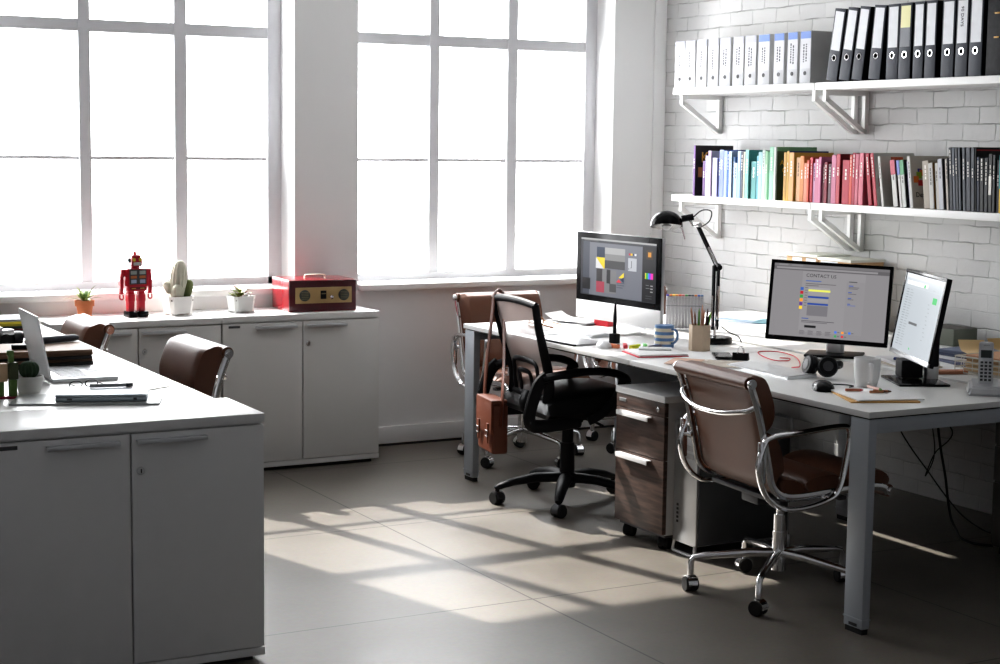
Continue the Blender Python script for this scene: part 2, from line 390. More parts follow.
# ------------------------------------------------------------------ books on the lower shelf
SZ = 1.2902
BK = [ # y, thick, height, lean(deg to the window), spine rgb, cover rgb, look
(6.943,.016,.254,0,(122,80,150),(38,34,38),'tall black-covered book with a purple spine and gold lettering'),
(6.873,.021,.176,0,(96,52,124),0,'short purple book'),(6.857,.012,.207,0,(70,50,96),0,'thin dark purple book'),
(6.839,.024,.202,0,(196,192,222),(90,70,120),'lilac-white book'),(6.811,.026,.227,0,(186,160,192),(170,168,176),'pale mauve book'),
(6.769,.040,.193,0,(176,176,214),0,'lavender-white thick book'),(6.739,.019,.193,0,(58,66,140),0,'navy thin book'),
(6.712,.039,.233,0,(118,136,200),(70,92,160),'periwinkle blue thick book'),(6.678,.026,.228,0,(150,176,230),0,'light blue book'),
(6.658,.015,.224,0,(34,96,172),0,'strong blue thin book'),(6.639,.021,.226,0,(198,220,240),(150,160,170),'pale sky book'),
(6.619,.016,.200,0,(120,158,206),0,'mid blue thin book'),(6.596,.029,.171,0,(172,198,228),(30,60,120),'short pale blue book'),
(6.569,.028,.227,0,(146,182,220),(30,70,130),'steel blue book'),(6.545,.020,.227,0,(34,50,76),0,'dark navy mottled book'),
(6.527,.016,.225,0,(196,190,172),0,'cream thin book'),(6.505,.027,.235,0,(126,192,186),(76,152,146),'light teal wide-covered book'),
(6.458,.039,.180,0,(68,146,146),0,'short teal thick book'),(6.428,.024,.207,0,(72,152,168),0,'teal-blue book'),
(6.402,.031,.226,0,(156,200,210),0,'pale aqua book'),(6.375,.023,.236,0,(210,228,222),0,'mint-white book'),
(6.354,.018,.231,0,(164,212,172),0,'light green book'),(6.338,.013,.227,0,(54,142,94),0,'mid green thin book'),
(6.316,.035,.251,0,(152,208,178),0,'pale mint tall book'),(6.290,.015,.251,0,(232,234,232),0,'white tall thin book'),
(6.277,.010,.251,0,(60,74,50),(58,78,56),'tall dark olive book with gold letters on its cover'),(6.211,.022,.226,0,(202,152,56),0,'mustard book'),
(6.192,.015,.233,0,(226,182,84),(30,50,110),'yellow thin book'),(6.166,.037,.226,0,(236,182,116),(204,160,70),'peach thick book'),
(6.122,.029,.204,0,(236,188,144),0,'cream-orange book'),(6.093,.029,.211,0,(226,142,74),(210,140,80),'orange book'),
(6.066,.023,.179,0,(236,154,122),0,'salmon short book'),(6.047,.015,.193,0,(240,112,84),0,'coral thin book'),
(6.030,.018,.205,0,(228,92,104),0,'red-pink thin book'),(6.011,.020,.180,0,(216,162,200),0,'lilac-pink short book'),
(5.984,.032,.199,0,(216,132,162),(180,160,150),'dusty pink book'),(5.960,.017,.208,0,(226,142,178),0,'candy pink thin book'),
(5.941,.019,.177,0,(152,104,114),0,'brownish pink short book'),(5.918,.021,.186,0,(152,34,58),0,'dark red short book'),
(5.890,.021,.178,0,(108,72,84),0,'plum short book'),(5.864,.034,.218,0,(212,128,158),0,'rose-pink thick book'),
(5.834,.027,.223,0,(200,74,88),(120,26,40),'brick-pink book with a dark red cover'),(5.781,.047,.197,0,(186,36,62),0,'crimson thick book'),
(5.749,.020,.220,0,(228,94,76),0,'vermilion book'),(5.729,.020,.229,0,(190,52,76),0,'raspberry book'),
(5.7075,.024,.225,0,(214,112,132),0,'rose book with pale lettering'),(5.678,.030,.229,0,(226,124,142),0,'light rose book with white lettering'),
(5.612,.023,.229,8.2,(188,38,62),0,'red book leaning toward the window'),(5.576,.020,.230,9.6,(200,62,78),(205,203,200),'leaning red book with white spine lettering and a grey cover'),
(5.530,.015,.218,9.9,(228,226,222),(214,210,202),'off-white leaning book with an orange corner label'),(5.453,.028,.201,9.6,(226,224,220),(60,40,40),'white book with a pink spine top'),
(5.418,.015,.202,9.6,(228,226,224),0,'white slim book with a blue spine top'),(5.397,.022,.202,9.3,(226,228,224),(40,40,44),'white book with a green spine top'),
(5.370,.009,.199,9.2,(170,172,206),0,'thin lilac booklet'),(5.350,.018,.220,8.8,(228,226,222),(208,202,194),'white book with coloured splashes on its cover'),
(5.265,.036,.200,6.8,(186,176,162),(178,168,152),'beige thick book'),(5.231,.026,.192,7.0,(214,210,206),(150,112,60),'white short book with a brown cover block'),
(5.203,.018,.193,6.8,(226,222,214),0,'cream slim book with a yellow dot'),(5.178,.026,.210,6.7,(214,214,222),(60,60,66),'light grey rounded-spine book'),
(5.145,.018,.210,6.5,(224,214,204),0,'cream book with red spine print'),(5.130,.009,.215,6.5,(20,20,24),0,'thin black book beside the tall dark magazines'),
(5.115,.017,.258,5.6,(52,56,66),(18,18,20),'tall dark magazine file'),(5.098,.015,.258,5.6,(96,102,114),(18,18,20),'tall dark magazine file'),
(5.082,.017,.258,5.5,(58,63,73),(18,18,20),'tall dark magazine file'),(5.066,.013,.258,5.2,(90,96,106),(18,18,20),'tall dark magazine file'),
(5.042,.016,.258,4.7,(80,86,96),(18,18,20),'tall dark magazine file'),(5.019,.023,.258,4.0,(70,74,84),(18,18,20),'tall dark magazine file'),
(4.996,.020,.259,3.4,(62,67,77),(18,18,20),'tall dark magazine file'),(4.980,.006,.259,3.3,(20,20,22),(16,16,18),'tall black book with a red line across its cover'),
(4.966,.014,.221,3.2,(18,32,58),0,'dark blue short book'),(4.947,.022,.217,3.0,(26,26,30),0,'charcoal book'),
(4.924,.019,.218,2.2,(20,24,34),0,'dark slate book with a blue dot'),(4.902,.019,.234,2.1,(14,14,16),0,'black book with bold white spine lettering'),
(4.884,.014,.230,1.7,(44,46,50),0,'dark grey book'),(4.866,.016,.210,1.4,(50,52,60),0,'slate short book'),
(4.842,.026,.230,1.2,(236,200,60),(40,110,110),'book with a yellow base and teal cover')]
MARK_W = cs(225, 222, 218); GOLD = cs(206, 158, 66, .4)
prev = 99.
for i, (y, t, h, ln, sp, cv, look) in enumerate(BK):
    nxt = BK[i+1][0]+BK[i+1][1]/2 if i+1 < len(BK) else -9
    hi = min(y+t/2, prev-.0012); lo = min(y-t/2, hi-.006)
    prev = lo; t = hi-lo
    if ln: prev = lo - .0012
    if i == 46: prev = lo - .002
    d = .235 if h > .215 else .15+.03*random.random()
    xs = 4.903+.012*random.random() if h < .215 else 4.903
    d = min(d, XB-.012-xs)
    mb = MB(); c = .0022
    # local: x depth (spine at 0), y from -t..0, z up; mats 0 spine, 1 cover, 2 pages, 3 extra
    mb.mat(0).box((0, -t, 0), (.004, 0, h), .0015, 1)
    cvm = cv if cv else tuple(int(k*.82) for k in sp)
    mb.mat(1).box((.004, -c, 0), (d, 0, h)); mb.box((.004, -t, 0), (d, -t+c, h))
    mb.mat(2).box((.004, -t+c, .003), (d-.004, -c, h-.003))
    ex = MARK_W
    R = Matrix(((0, 0, -1, 0), (0, -1, 0, 0), (1, 0, 0, 0), (0, 0, 0, 1)))
    def spine_band(z0, z1, k=3): mb.mat(k).box((-.0006, -t*.88, z0), (.0005, -t*.12, z1))
    sp = tuple(int(k*.90) for k in sp); cvm = tuple(int(k*.92) for k in cvm)
    mats = [cs(*sp), cs(*cvm), PAGES, MARK_W]
    # lettering strip on the spine: little marks of print
    if t > .0125 and i not in (24,):
        lum = sum(sp)/3; mats[3] = cs(*(230, 226, 220)) if lum < 170 else cs(*[int(k*.55) for k in sp])
        z = h*random.uniform(.5, .62); n = random.randint(3, 7)
        for q in range(n):
            l = random.uniform(.006, .016); mb.mat(3).box((-.0005, -t*.62, z), (.0004, -t*.40, z+l)); z += l+.004
            if z > h-.015: break
    if i == 0:
        mats.append(GOLD); mb.mat(4).text('K', .075, Matrix.Translation((.035, -t-.0006, h-.085)) @ Matrix.Rotation(pi/2, 4, 'X')); mb.box((.07, -t-.0006, h-.075), (.11, -t, h-.06)); mats.append(cs(190, 130, 90)); mb.mat(5).box((.02, -t-.0006, h-.16), (.045, -t, h-.11))
    if i == 25:
        mats.append(GOLD); mb.mat(4).text('A', .035, Matrix.Translation((.018, -t-.0006, h-.085)) @ Matrix.Rotation(pi/2, 4, 'X')); mb.text('O', .035, Matrix.Translation((.03, -t-.0006, h-.12)) @ Matrix.Rotation(pi/2, 4, 'X'))
        mats.append(cs(104, 150, 112)); mb.mat(5).box((.0, -t-.0005, h-.02), (d, -t, h))
    if i == 50:
        mats.append(cs(190, 90, 106)); mb.mat(4).box((-.0009, -t, h-.062), (.03, 0, h+.0003))
    if i == 51: mats.append(cs(122, 132, 196)); mb.mat(4).box((-.0009, -t, h-.062), (.03, 0, h+.0003))
    if i == 52: mats.append(cs(100, 162, 122)); mb.mat(4).box((-.0009, -t, h-.062), (.03, 0, h+.0003))
    if i == 48:
        mats.append(cs(150, 44, 58)); mb.mat(4).box((.02, -t-.0006, h*.36), (d, -t, h*.52))
        mats.append(cs(70, 70, 74)); mb.mat(5).box((.03, -t-.0006, h*.68), (.05, -t, h*.78))
    if i == 49:
        mats.append(cs(196, 92, 48)); mb.mat(4).box((.06, -t-.0006, h-.02), (.13, -t, h-.004))
        mats.append(cs(90, 86, 84)); mb.mat(5).text('Tyf', .03, Matrix.Translation((.05, -t-.0006, h-.075)) @ Matrix.Rotation(pi/2, 4, 'X'))
    if i == 54:
        for k, (a, b, r, cl) in enumerate(((.05, .155, .011, (42, 60, 140)), (.062, .148, .013, (206, 110, 50)), (.045, .138, .014, (130, 160, 40)), (.028, .120, .014, (206, 110, 50)), (.05, .105, .012, (190, 50, 50)))):
            mats.append(cs(*cl)); mb.mat(4+k).box((a-r, -t-.0006-k*.0001, b-r), (a+r, -t, b+r))
        mats.append(cs(40, 40, 44)); mb.mat(9).text('Desi', .03, Matrix.Translation((.02, -t-.0006, .045)) @ Matrix.Rotation(pi/2, 4, 'X'))
    if i == 68: mats.append(cs(150, 34, 44)); mb.mat(4).box((.005, -t-.0006, h-.014), (d, -t, h-.008))
    if i == 72: mb.mat(3).text('DESIGN', .017, Matrix.Translation((-.0008, -t*.2, h*.25)) @ Matrix(((0, 0, -1, 0), (0, -1, 0, 0), (1, 0, 0, 0), (0, 0, 0, 1))) @ Matrix.Identity(4)) if False else spine_band(h*.3, h*.62)
    if i == 75: mats.append(cs(60, 150, 150)); mb.mat(4).box((-.0008, -t, h*.42), (d, 0, h))
    name = 'magazine' if 'magazine' in look else 'book'
    o = mb.build(name, mats)
    o.location = (xs, hi, SZ+.0003); o.rotation_euler = (-radians(ln), 0, 0)
    lab = '%s, %s from the window' % (look, ordinal(i+1))
    tag(o, lab, 'magazine' if name == 'magazine' else 'book', 'books along the lower brick-wall shelf')

# ------------------------------------------------------------------ binders on the upper shelf
UZ = 1.8332
WB = [(7.085,.090),(6.995,.088),(6.896,.096),(6.797,.089),(6.698,.088),(6.592,.086),(6.495,.093),(6.391,.088),(6.277,.076),(6.177,.074),(6.083,.077)]
BLUE = cs(98, 130, 196); LILAC = cs(176, 176, 190); INK = cs(52, 54, 64); BINDW = cs(182, 183, 187); BINDSIDE = plain('binder_grey_side', srgb(205, 205, 205), .5)
prev = 99.
for i, (y, t) in enumerate(WB):
    t = min(t, .088); h, d = .236, .245
    ty = thing('binder', '%s white binder with a %s top band, counted from the window end' % (ordinal(i+1), 'blue' if i > 6 else 'lilac-grey'), 'binder', (4.903, y, UZ), 0, 'white binders on the upper shelf')
    m = MB(); m.mat(0).box((.0, -t/2, 0), (d, -t/2+.003, h)); m.box((.0, t/2-.003, 0), (d, t/2, h)); m.box((.002, -t/2, 0), (d, t/2, .003))
    m.mat(1).box((.003, -t/2+.004, .003), (d-.004, t/2-.004, h-.012))
    m.build('cover', [BINDSIDE, PAGES], ty)
    m = MB(); m.box((-.004, -t/2, 0), (.0, t/2, h), .001); m.build('spine', BINDW, ty)
    m = MB(); m.mat(0).box((-.0046, -t*.46, .066), (-.0038, t*.46, h-.002)); m.mat(1).box((-.0052, -t*.46, h-.034), (-.0044, t*.46, h-.002))
    m.mat(2)
    for col_ in range(1 if i < 4 else 2):
        z = .088+.02*random.random(); yy = (.012 if col_ else -.006) if i >= 4 else .004
        while z < h-.06:
            l = random.uniform(.005, .012); m.box((-.0052, yy-.004, z), (-.0044, yy+.004, z+l)); z += l+.004
    m.build('label', [plain('binder_white_label', (.54, .54, .57), .5), BLUE if i > 6 else LILAC, INK], ty)
    m = MB(); ax = Matrix.Rotation(-pi/2, 3, 'Y'); m.lathe([(.0095, 0), (.0095, .0022), (.006, .0022), (.006, .0006), (.0, .0006)], (-.0042, 0, .045), 18, ax)
    m.build('finger_ring', DARKG, ty)
BB = [(5.898,.072,.331,8.9),(5.812,.068,.322,8.9),(5.728,.066,.331,8.0),(5.615,.071,.322,5.0),(5.503,.070,.317,.2),(5.427,.071,.320,.2),(5.345,.058,.319,0),(5.273,.062,.318,0),(5.172,.070,.320,0),(5.093,.066,.319,0),(5.015,.070,.317,0)]
BLK = ['first black lever-arch binder, tilting hardest, beside the white binders', 'second black lever-arch binder from the white ones, tilting', 'third black lever-arch binder, tilting, with a gap after it', 'fourth black lever-arch binder, slightly tilted, after the gap', 'fifth black lever-arch binder from the white ones, upright', 'black lever-arch binder with a yellow label patch', 'seventh black lever-arch binder, just after the yellow-labelled one', 'eighth black lever-arch binder, second after the yellow-labelled one', 'ninth black lever-arch binder, one before the 90 DAYS binder', 'black lever-arch binder with 90 DAYS on its label', 'eleventh black lever-arch binder, between the 90 DAYS binder and the patterned box']
for i, (y, t, h, ln) in enumerate(BB):
    h = .318; d = .255
    ty = thing('binder', BLK[i], 'binder', (4.903, y-(t/2 if ln > 1 else 0), UZ+.0005), 0, 'black lever-arch binders on the upper shelf')
    ty.rotation_euler = (radians(ln), 0, 0)
    o = t/2 if ln > 1 else 0
    m = MB(); m.T = Matrix.Translation((0, o, 0)); m.mat(0).box((0, -t/2, 0), (d, -t/2+.003, h)); m.box((0, t/2-.003, 0), (d, t/2, h)); m.mat(1).box((.006, -t/2+.004, .003), (d-.006, t/2-.004, h-.015)); m.build('cover', [BLACKBIND, PAGES], ty)
    m = MB(); m.T = Matrix.Translation((0, o, 0)); m.box((-.004, -t/2, 0), (0, t/2, h), .001); m.build('spine', BINDSP, ty)
    m = MB(); m.T = Matrix.Translation((0, o, 0)); m.mat(0).box((-.0047, -t*.40, .135), (-.0038, t*.40, h-.012))
    mats = [CLEAR_LABEL]
    if i == 5:
        m.mat(1).box((-.0053, -t*.40, .215), (-.0045, t*.40, h-.012)); mats.append(cs(226, 222, 168)); m.mat(2).box((-.0052, -t*.40, .135), (-.0044, t*.40, .215)); mats.append(cs(120, 122, 128))
    if i == 9:
        mats.append(INK); M = Matrix.Translation((-.0052, -.007, h-.045)) @ Matrix(((0, 0, -1, 0), (0, 1, 0, 0), (1, 0, 0, 0), (0, 0, 0, 1))).to_4x4()
        # text reads downwards along the spine
        Mt = Matrix(((0, 0, -1, -.0056), (0, -1, 0, .008), (-1, 0, 0, h-.035), (0, 0, 0, 1)))
        m.mat(1).text('90 DAYS', .022, Mt)
    m.build('label', mats, ty)
    m = MB(); m.T = Matrix.Translation((0, o, 0)); ax = Matrix.Rotation(-pi/2, 3, 'Y')
    m.mat(0).lathe([(.0145, 0), (.0145, .002), (.0108, .002), (.0108, .0004)], (-.004, 0, .102), 24, ax); m.mat(1).lathe([(.0105, .0012), (.0, .0012)], (-.004, 0, .102), 24, ax)
    m.build('finger_ring', [CHROME, RUBBER], ty)
ty = thing('storage_box', 'black patterned storage box with brass studs after the last binder', 'box', (4.903, 4.86, UZ))
m = MB(); m.box((0, -.10, 0), (.26, .10, .325), .003); m.build('box_body', plain('black_pattern_card', (.013, .013, .015), .5, var=.8, vscale=40, spec=.1), ty)
m = MB()
for z in (.15, .245): m.box((-.002, .035, z-.003), (.001, .06, z+.003), .001)
m.build('stud', GOLD, ty)
m = MB(); m.box((-.003, -.09, .0), (0, -.01, .235), .001); m.build('label', cs(96, 92, 84), ty)

# ------------------------------------------------------------------ white two-door cabinets
def cabinet(name, label, loc, w, d, h, mat, group, lock_x=.02):
    """front faces -Y, origin at the front corner with smaller X"""
    t = thing(name, label, 'cabinet', loc, 0, group)
    m = MB(); m.box((.004, .02, .03), (w-.004, d, h-.03)); m.build('carcass', mat, t)
    m = MB(); m.box((0, 0, h-.028), (w, d, h), .002); m.build('cabinet_top', LAM, t)
    m = MB(); m.box((.0, .004, .018), (w, d, .042), .002); m.mat(1).box((.03, .03, 0), (w-.03, d-.02, .02)); m.build('plinth', [mat, DARKEDGE], t)
    hw = w/2
    for k in range(2):
        x0 = .003 + k*hw; x1 = hw*(k+1)-.003
        m = MB(); m.box((x0, .002, .046), (x1, .02, h-.034), .0015); dr = m.build('door', mat, t)
        hx0 = (x1-.235) if k == 0 else (x0+.012); hx1 = hx0+.205
        m = MB(); zt = h-.040; m.box((hx0, -.016, zt-.014), (hx1, .003, zt-.010), .001); m.box((hx0, -.018, zt-.022), (hx1, -.0155, zt-.010), .001)
        m.build('handle', ALUH, dr)
        if k == 1:
            m = MB(); ax = Matrix.Rotation(pi/2, 3, 'X'); m.mat(0).lathe([(.0115, 0), (.0115, .005), (.009, .008), (.0, .008)], (x0+.024, .002, h-.14), 20, ax)
            m.mat(1).box((x0+.0225, -.0068, h-.146), (x0+.0255, -.0055, h-.134)); m.build('lock', [ALU, RUBBER], dr)
    m = MB(); m.box((.03, .0005, h-.054), (.085, .003, h-.043), .0005); m.build('name_plate', plain('plate_grey', (.10, .10, .105), .4), t)
    return t
cabinet('cabinet', 'pale two-door cabinet under the red radio, standing below the windows', (2.509, 7.239, 0), .790, .378, .735, LAMG, 'white two-door cabinets')
cabinet('cabinet', 'pale two-door cabinet under the red robot and orange pot', (1.727, 7.239, 0), .779, .378, .733, LAMG, 'white two-door cabinets')
cabinet('cabinet', 'big grey-white two-door cabinet closing the near end of the laptop desk', (.905, 4.547, 0), .799, .330, .747, LAM, 'white two-door cabinets')

# laptop desk behind it
t = thing('desk', 'long white desk with the laptop, joining the grey-white cabinet', 'desk', (.88, 6.04, 0), 0)
m = MB(); m.box((-.82, -1.158, .722), (.785, 1.14, .747), .002); m.build('tabletop', DESKW, t)
for sx in (-.78, .74):
    for sy in (-1.10, 1.08):
        m = MB(); m.box((sx-.03, sy-.03, 0), (sx+.03, sy+.03, .722), .003); m.build('leg', STEEL, t)
m = MB(); m.box((-.75, -1.06, .68), (-.71, 1.04, .722)); m.box((.60, -1.06, .68), (.64, 1.04, .722)); m.build('rail', STEEL, t)

# ------------------------------------------------------------------ bench of four white desks
DZ = .72
def bench_desk(label, x0, x1, y0, y1, legs, rails):
    t = thing('desk', label, 'desk', ((x0+x1)/2, (y0+y1)/2, 0), 0, 'white bench desks by the brick wall')
    c = t.location
    def mk(): m = MB(); m.T = Matrix.Translation((-c.x, -c.y, 0)); return m
    m = mk(); m.box((x0, y0, DZ-.020), (x1, y1, DZ), .002); m.build('tabletop', DESKW, t)
    for (a, b, w, e) in legs:
        m = mk(); m.mat(0).box((a, b, .018), (a+w, b+e, DZ-.026), .003); m.mat(1).box((a+.004, b+.004, 0), (a+w-.004, b+e-.004, .018))
        m.mat(0).box((a-.002, b-.002, .045), (a+w+.002, b+e+.002, .05))
        lg = m.build('leg', [STEEL, RUBBER], t)
        if w < .035 and e > .08 and a < 4:
            m = mk(); m.box((a-.0035, b+.022, .024), (a-.0015, b+.060, .034), .0004); m.build('leg_badge', DARKG, lg)
    for r in rails:
        m = mk(); m.mat(0).box(r[0], r[1], .002); m.build('rail', [STEEL], t)  # one desk's list also holds an added light-blocking panel
    m = mk(); m.box((x0+.012, y0+.012, DZ-.027), (x1-.012, y1-.012, DZ-.0195)); m.build('gap_shadow', DARKEDGE, t)  # dark sheet stands in for the gap shadow under the tabletop
zr0, zr1 = DZ-.072, DZ-.026
bench_desk('white bench desk with the two black monitors, white mug and headphones', 3.475, 4.222, 3.945, 5.317,
    [(3.482, 3.950, .032, .088), (3.97, 5.24, .036, .07)], [((3.514, 3.953, zr0), (4.222, 3.990, zr1)), ((3.80, 3.99, zr0+.01), (3.83, 5.25, zr1))])
bench_desk('white bench desk with the silver all-in-one computer and striped mug', 3.475, 4.222, 5.321, 6.707,
    [(3.482, 6.614, .032, .088)], [((3.514, 6.66, zr0), (4.222, 6.70, zr1)), ((3.80, 5.33, zr0+.01), (3.83, 6.66, zr1)), ((4.1, 5.33, zr0), (4.13, 6.66, zr1))])
bench_desk('white bench desk against the brick wall with the phone trays and green box', 4.266, 5.12, 3.945, 5.317,
    [(5.03, 3.950, .05, .088), (4.515, 5.24, .036, .07)], [((4.266, 3.953, zr0), (5.03, 3.990, zr1)), ((4.53, 4.0, zr0), (4.56, 5.25, zr1))])
bench_desk('white bench desk against the brick wall with loose papers and cardboard boxes', 4.266, 5.12, 5.321, 6.707,
    [(5.03, 6.614, .05, .088)], [((4.266, 6.66, zr0), (5.03, 6.70, zr1)), ((4.53, 5.33, zr0), (4.56, 6.66, zr1)), ((4.268, 6.63, .06), (5.025, 6.65, .52))])  # last rail: added panel, keeps window light off the brick under the desk

# ------------------------------------------------------------------ brown leather chair
def superpad(path, w, thick, back=.006, n=9, mseg=20, pw=5.):
    """cushion along a profile path [(x,z)], normal to the given side; closed mesh"""
    P = smooth_path([(x, 0, z) for x, z in path], 6); k = len(P); vs = []; fs = []
    N = []
    for i in range(k):
        a = P[max(0, i-1)]; b = P[min(k-1, i+1)]; tt = (b-a).normalized(); N.append(Vector((-tt.z, 0, tt.x)))
    for side in (0, 1):
        for i in range(k):
            s = i/(k-1); fs_ = max(0., 1-abs(2*s-1)**3.2)**.5
            for j in range(mseg+1):
                y = -1+2*j/mseg; fy = max(0., 1-abs(y)**(pw if pw > 6 else 7))**.5
                off = thick*fs_*fy if side == 0 else -back*min(1, fs_*1.5)*min(1, fy*1.5)
                q = P[i]+N[i]*off; vs.append((q.x, y*w/2, q.z))
    W = mseg+1; o = k*W
    for i in range(k-1):
        for j in range(mseg):
            a = i*W+j; fs.append((a, a+1, a+W+1, a+W)); fs.append((o+a, o+a+W, o+a+W+1, o+a+1))
    for i in range(k-1):
        for j in (0, mseg):
            a = i*W+j; fs.append((a, a+W, o+a+W, o+a) if j == 0 else (a, o+a, o+a+W, a+W))
    for j in range(mseg):
        fs.append((j, o+j, o+j+1, j+1)); a = (k-1)*W+j; fs.append((a, a+1, o+a+1, o+a))
    return vs, fs
def caster(parent, x, y, ang, hood, r=.027, w=.046, zc=.027):
    c, s = cos(ang), sin(ang)
    m = MB(); m.T = Matrix.Translation((x, y, zc)) @ Matrix.Rotation(ang, 4, 'Z')
    ax = Matrix.Rotation(pi/2, 3, 'X')
    m.mat(0).lathe([(r*.55, -w/2), (r*.93, -w/2), (r, -w/2+.005), (r, -w*.08), (r*.7, -w*.06), (r*.7, w*.06), (r, w*.08), (r, w/2-.005), (r*.93, w/2), (r*.55, w/2)], (0, 0, 0), 24, ax)
    # hood over the top half
    pts = [(-(r+.003)*cos(a), (r+.003)*sin(a)) for a in [pi*(q/10)-.25 for q in range(12)]] + [(-(r*.74)*cos(a), (r*.74)*sin(a)) for a in [pi*(q/10)-.25 for q in range(11, -1, -1)]]
    m.mat(1).prism(pts, 'y', -w*.38, w*.38)
    return m.build('caster', [RUBBER, hood], parent)
SEATP = [(.285, .392), (.262, .412), (.19, .418), (.05, .410), (-.08, .402), (-.150, .412), (-.188, .450), (-.205, .520), (-.224, .60), (-.250, .70), (-.283, .790)]
def leather_chair(label):
    t = thing('office_chair', label, 'chair', (0, 0, 0), 0, 'brown leather chairs on chrome star bases')
    # back: shell panel + three pads
    bk = SEATP[6:]
    P = smooth_path([(x, 0, z) for x, z in SEATP[5:]], 6)
    m = MB(); vs, fs = superpad(SEATP[5:], .435, .010, .012); m.add(vs, fs)
    m.cyl((-.288, -.236, .790), (-.288, .236, .790), .023, n=20)
    back = m.build('backrest', LEATHER, t)
    for a, b, th in ((.622, .815, .078), (.445, .612, .074)):
        seg = [(q.x, q.z) for q in P if a-.012 <= q.z <= b+.012] + ([(-.290, .808)] if b > .8 else [])
        pts = [(seg[0][0], seg[0][1]), (seg[len(seg)//2][0], seg[len(seg)//2][1]), (seg[-1][0], seg[-1][1])]
        m = MB(); vs, fs = superpad([(x+.006, z) for x, z in seg][::-1], .462, th, .002, pw=16); 
        # the path climbs, so its normal points behind: mirror to the front
        m.add(vs, fs); m.build('back_pad', LEATHER, back)
    # seat: shell + pads
    SP = smooth_path([(x, 0, z) for x, z in SEATP[:6]], 6)
    m = MB(); vs, fs = superpad([(x, z) for x, z in SEATP[:6]][::-1], .435, .012, .012); m.add(vs, fs)
    m.cyl((.285, -.236, .394), (.285, .236, .394), .022, n=18)
    seat = m.build('seat', LEATHER, t)
    for a, b in ((.285, .125), (.125, -.035), (-.035, -.20)):
        seg = [(q.x, q.z+.006) for q in SP if b-.012 <= q.x <= a+.012][::-1]
        m = MB(); vs, fs = superpad(seg, .458, .046, .002, pw=16); m.add(vs, fs); m.build('seat_pad', LEATHER, seat)
    # chrome side frames
    full = smooth_path([(x, 0, z) for x, z in SEATP], 6)
    for s in (-1, 1):
        m = MB(); m.tube([(q.x-.006, s*.242, q.z-.004) for q in full], .0095, 12, flat=(1.4, .75), up=(0, 0, 1) if False else None)
        for (kx, kz, kr) in ((-.288, .790, .017), (.285, .394, .016)):
            m.cyl((kx, s*.236, kz), (kx, s*.251, kz), kr, n=22); m.cyl((kx, s*.251, kz), (kx, s*.256, kz), kr*.55, n=18)
        m.build('side_frame', CHROME, t)
        # arm: closed chrome band
        loop = smooth_path([(-.245, .585), (-.215, .612), (-.10, .622), (.055, .634), (.095, .615), (.085, .52), (.062, .425), (.02, .388), (-.08, .366), (-.17, .372), (-.235, .425), (-.262, .51)], 5, True)
        m = MB(); m.tube([(q[0], s*.262, q[1]) for q in loop], .0095, 12, closed=True, flat=(1, 1.5))
        m.cyl((-.236, s*.225, .545), (-.256, s*.270, .545), .008, n=12); m.cyl((.0, s*.22, .392), (.02, s*.266, .392), .008, n=12)
        m.box((-.262, s*.262-.012, .46), (-.238, s*.262+.012, .60), .006)
        m.build('armrest', CHROME, t)
    # rear cross stretcher, bowed
    m = MB(); m.tube(smooth_path([(-.262, -.240, .715), (-.286, -.210, .695), (-.310, -.10, .676), (-.315, 0, .672), (-.310, .10, .676), (-.286, .210, .695), (-.262, .240, .715)], 6), .0095, 12); m.build('stretcher', CHROME, t)
    # mechanism, lever, column
    m = MB(); m.box((-.13, -.055, .335), (.09, .055, .375), .008); m.box((-.15, -.225, .370), (-.12, .225, .385), .004); m.box((.09, -.225, .370), (.12, .225, .385), .004)
    m.build('tilt_mechanism', DARKG, t)
    m = MB(); m.tube([(0, .05, .352), (.02, .15, .350), (.03, .21, .345)], .005, 8); m.ball((.031, .215, .345), (.010, .018, .010)); m.build('lever', DARKG, t)
    m = MB(); m.mat(0).cyl((0, 0, .085), (0, 0, .225), .026, n=24); m.cyl((0, 0, .225), (0, 0, .285), .0225, n=24); m.cyl((0, 0, .285), (0, 0, .340), .015, n=20); m.build('gas_column', CHROME, t)
    for k in range(5):
        a = radians(9+72*k); c, s = cos(a), sin(a)
        m = MB(); path = [(.015*c, .015*s, .148), (.10*c, .10*s, .146), (.262*c, .262*s, .128), (.298*c, .298*s, .122), (.308*c, .308*s, .108), (.310*c, .310*s, .058)]
        m.tube(path, [.016, .0155, .012, .0115, .0115, .012], 12)
        lg = m.build('base_arm', CHROME, t)
        caster(lg, .310*c, .310*s, a+pi/2+.35*(k % 3-1), CHROME)
    return t
ch0 = leather_chair('brown padded leather chair with chrome arms beside the aluminium computer tower')
ch0.location = (3.560, 4.476, 0); ch0.rotation_euler = (0, 0, radians(-5)); ch0.scale = (.98, .97, .985)
dup(ch0, (3.97, 7.02, 0), radians(-90), 'brown leather chair behind the far desk end, half hidden by the mesh chair')
dup(ch0, (4.735, 7.06, 0), radians(-96), 'brown leather chair hidden behind the all-in-one computer, base visible under desk')
dup(ch0, (1.70, 5.90, 0), radians(181), 'brown leather chair at the laptop desk, just beyond the grey-white cabinet')
dup(ch0, (1.525, 6.80, 0), radians(178), 'brown leather chair at the laptop desk in front of the orange pot')

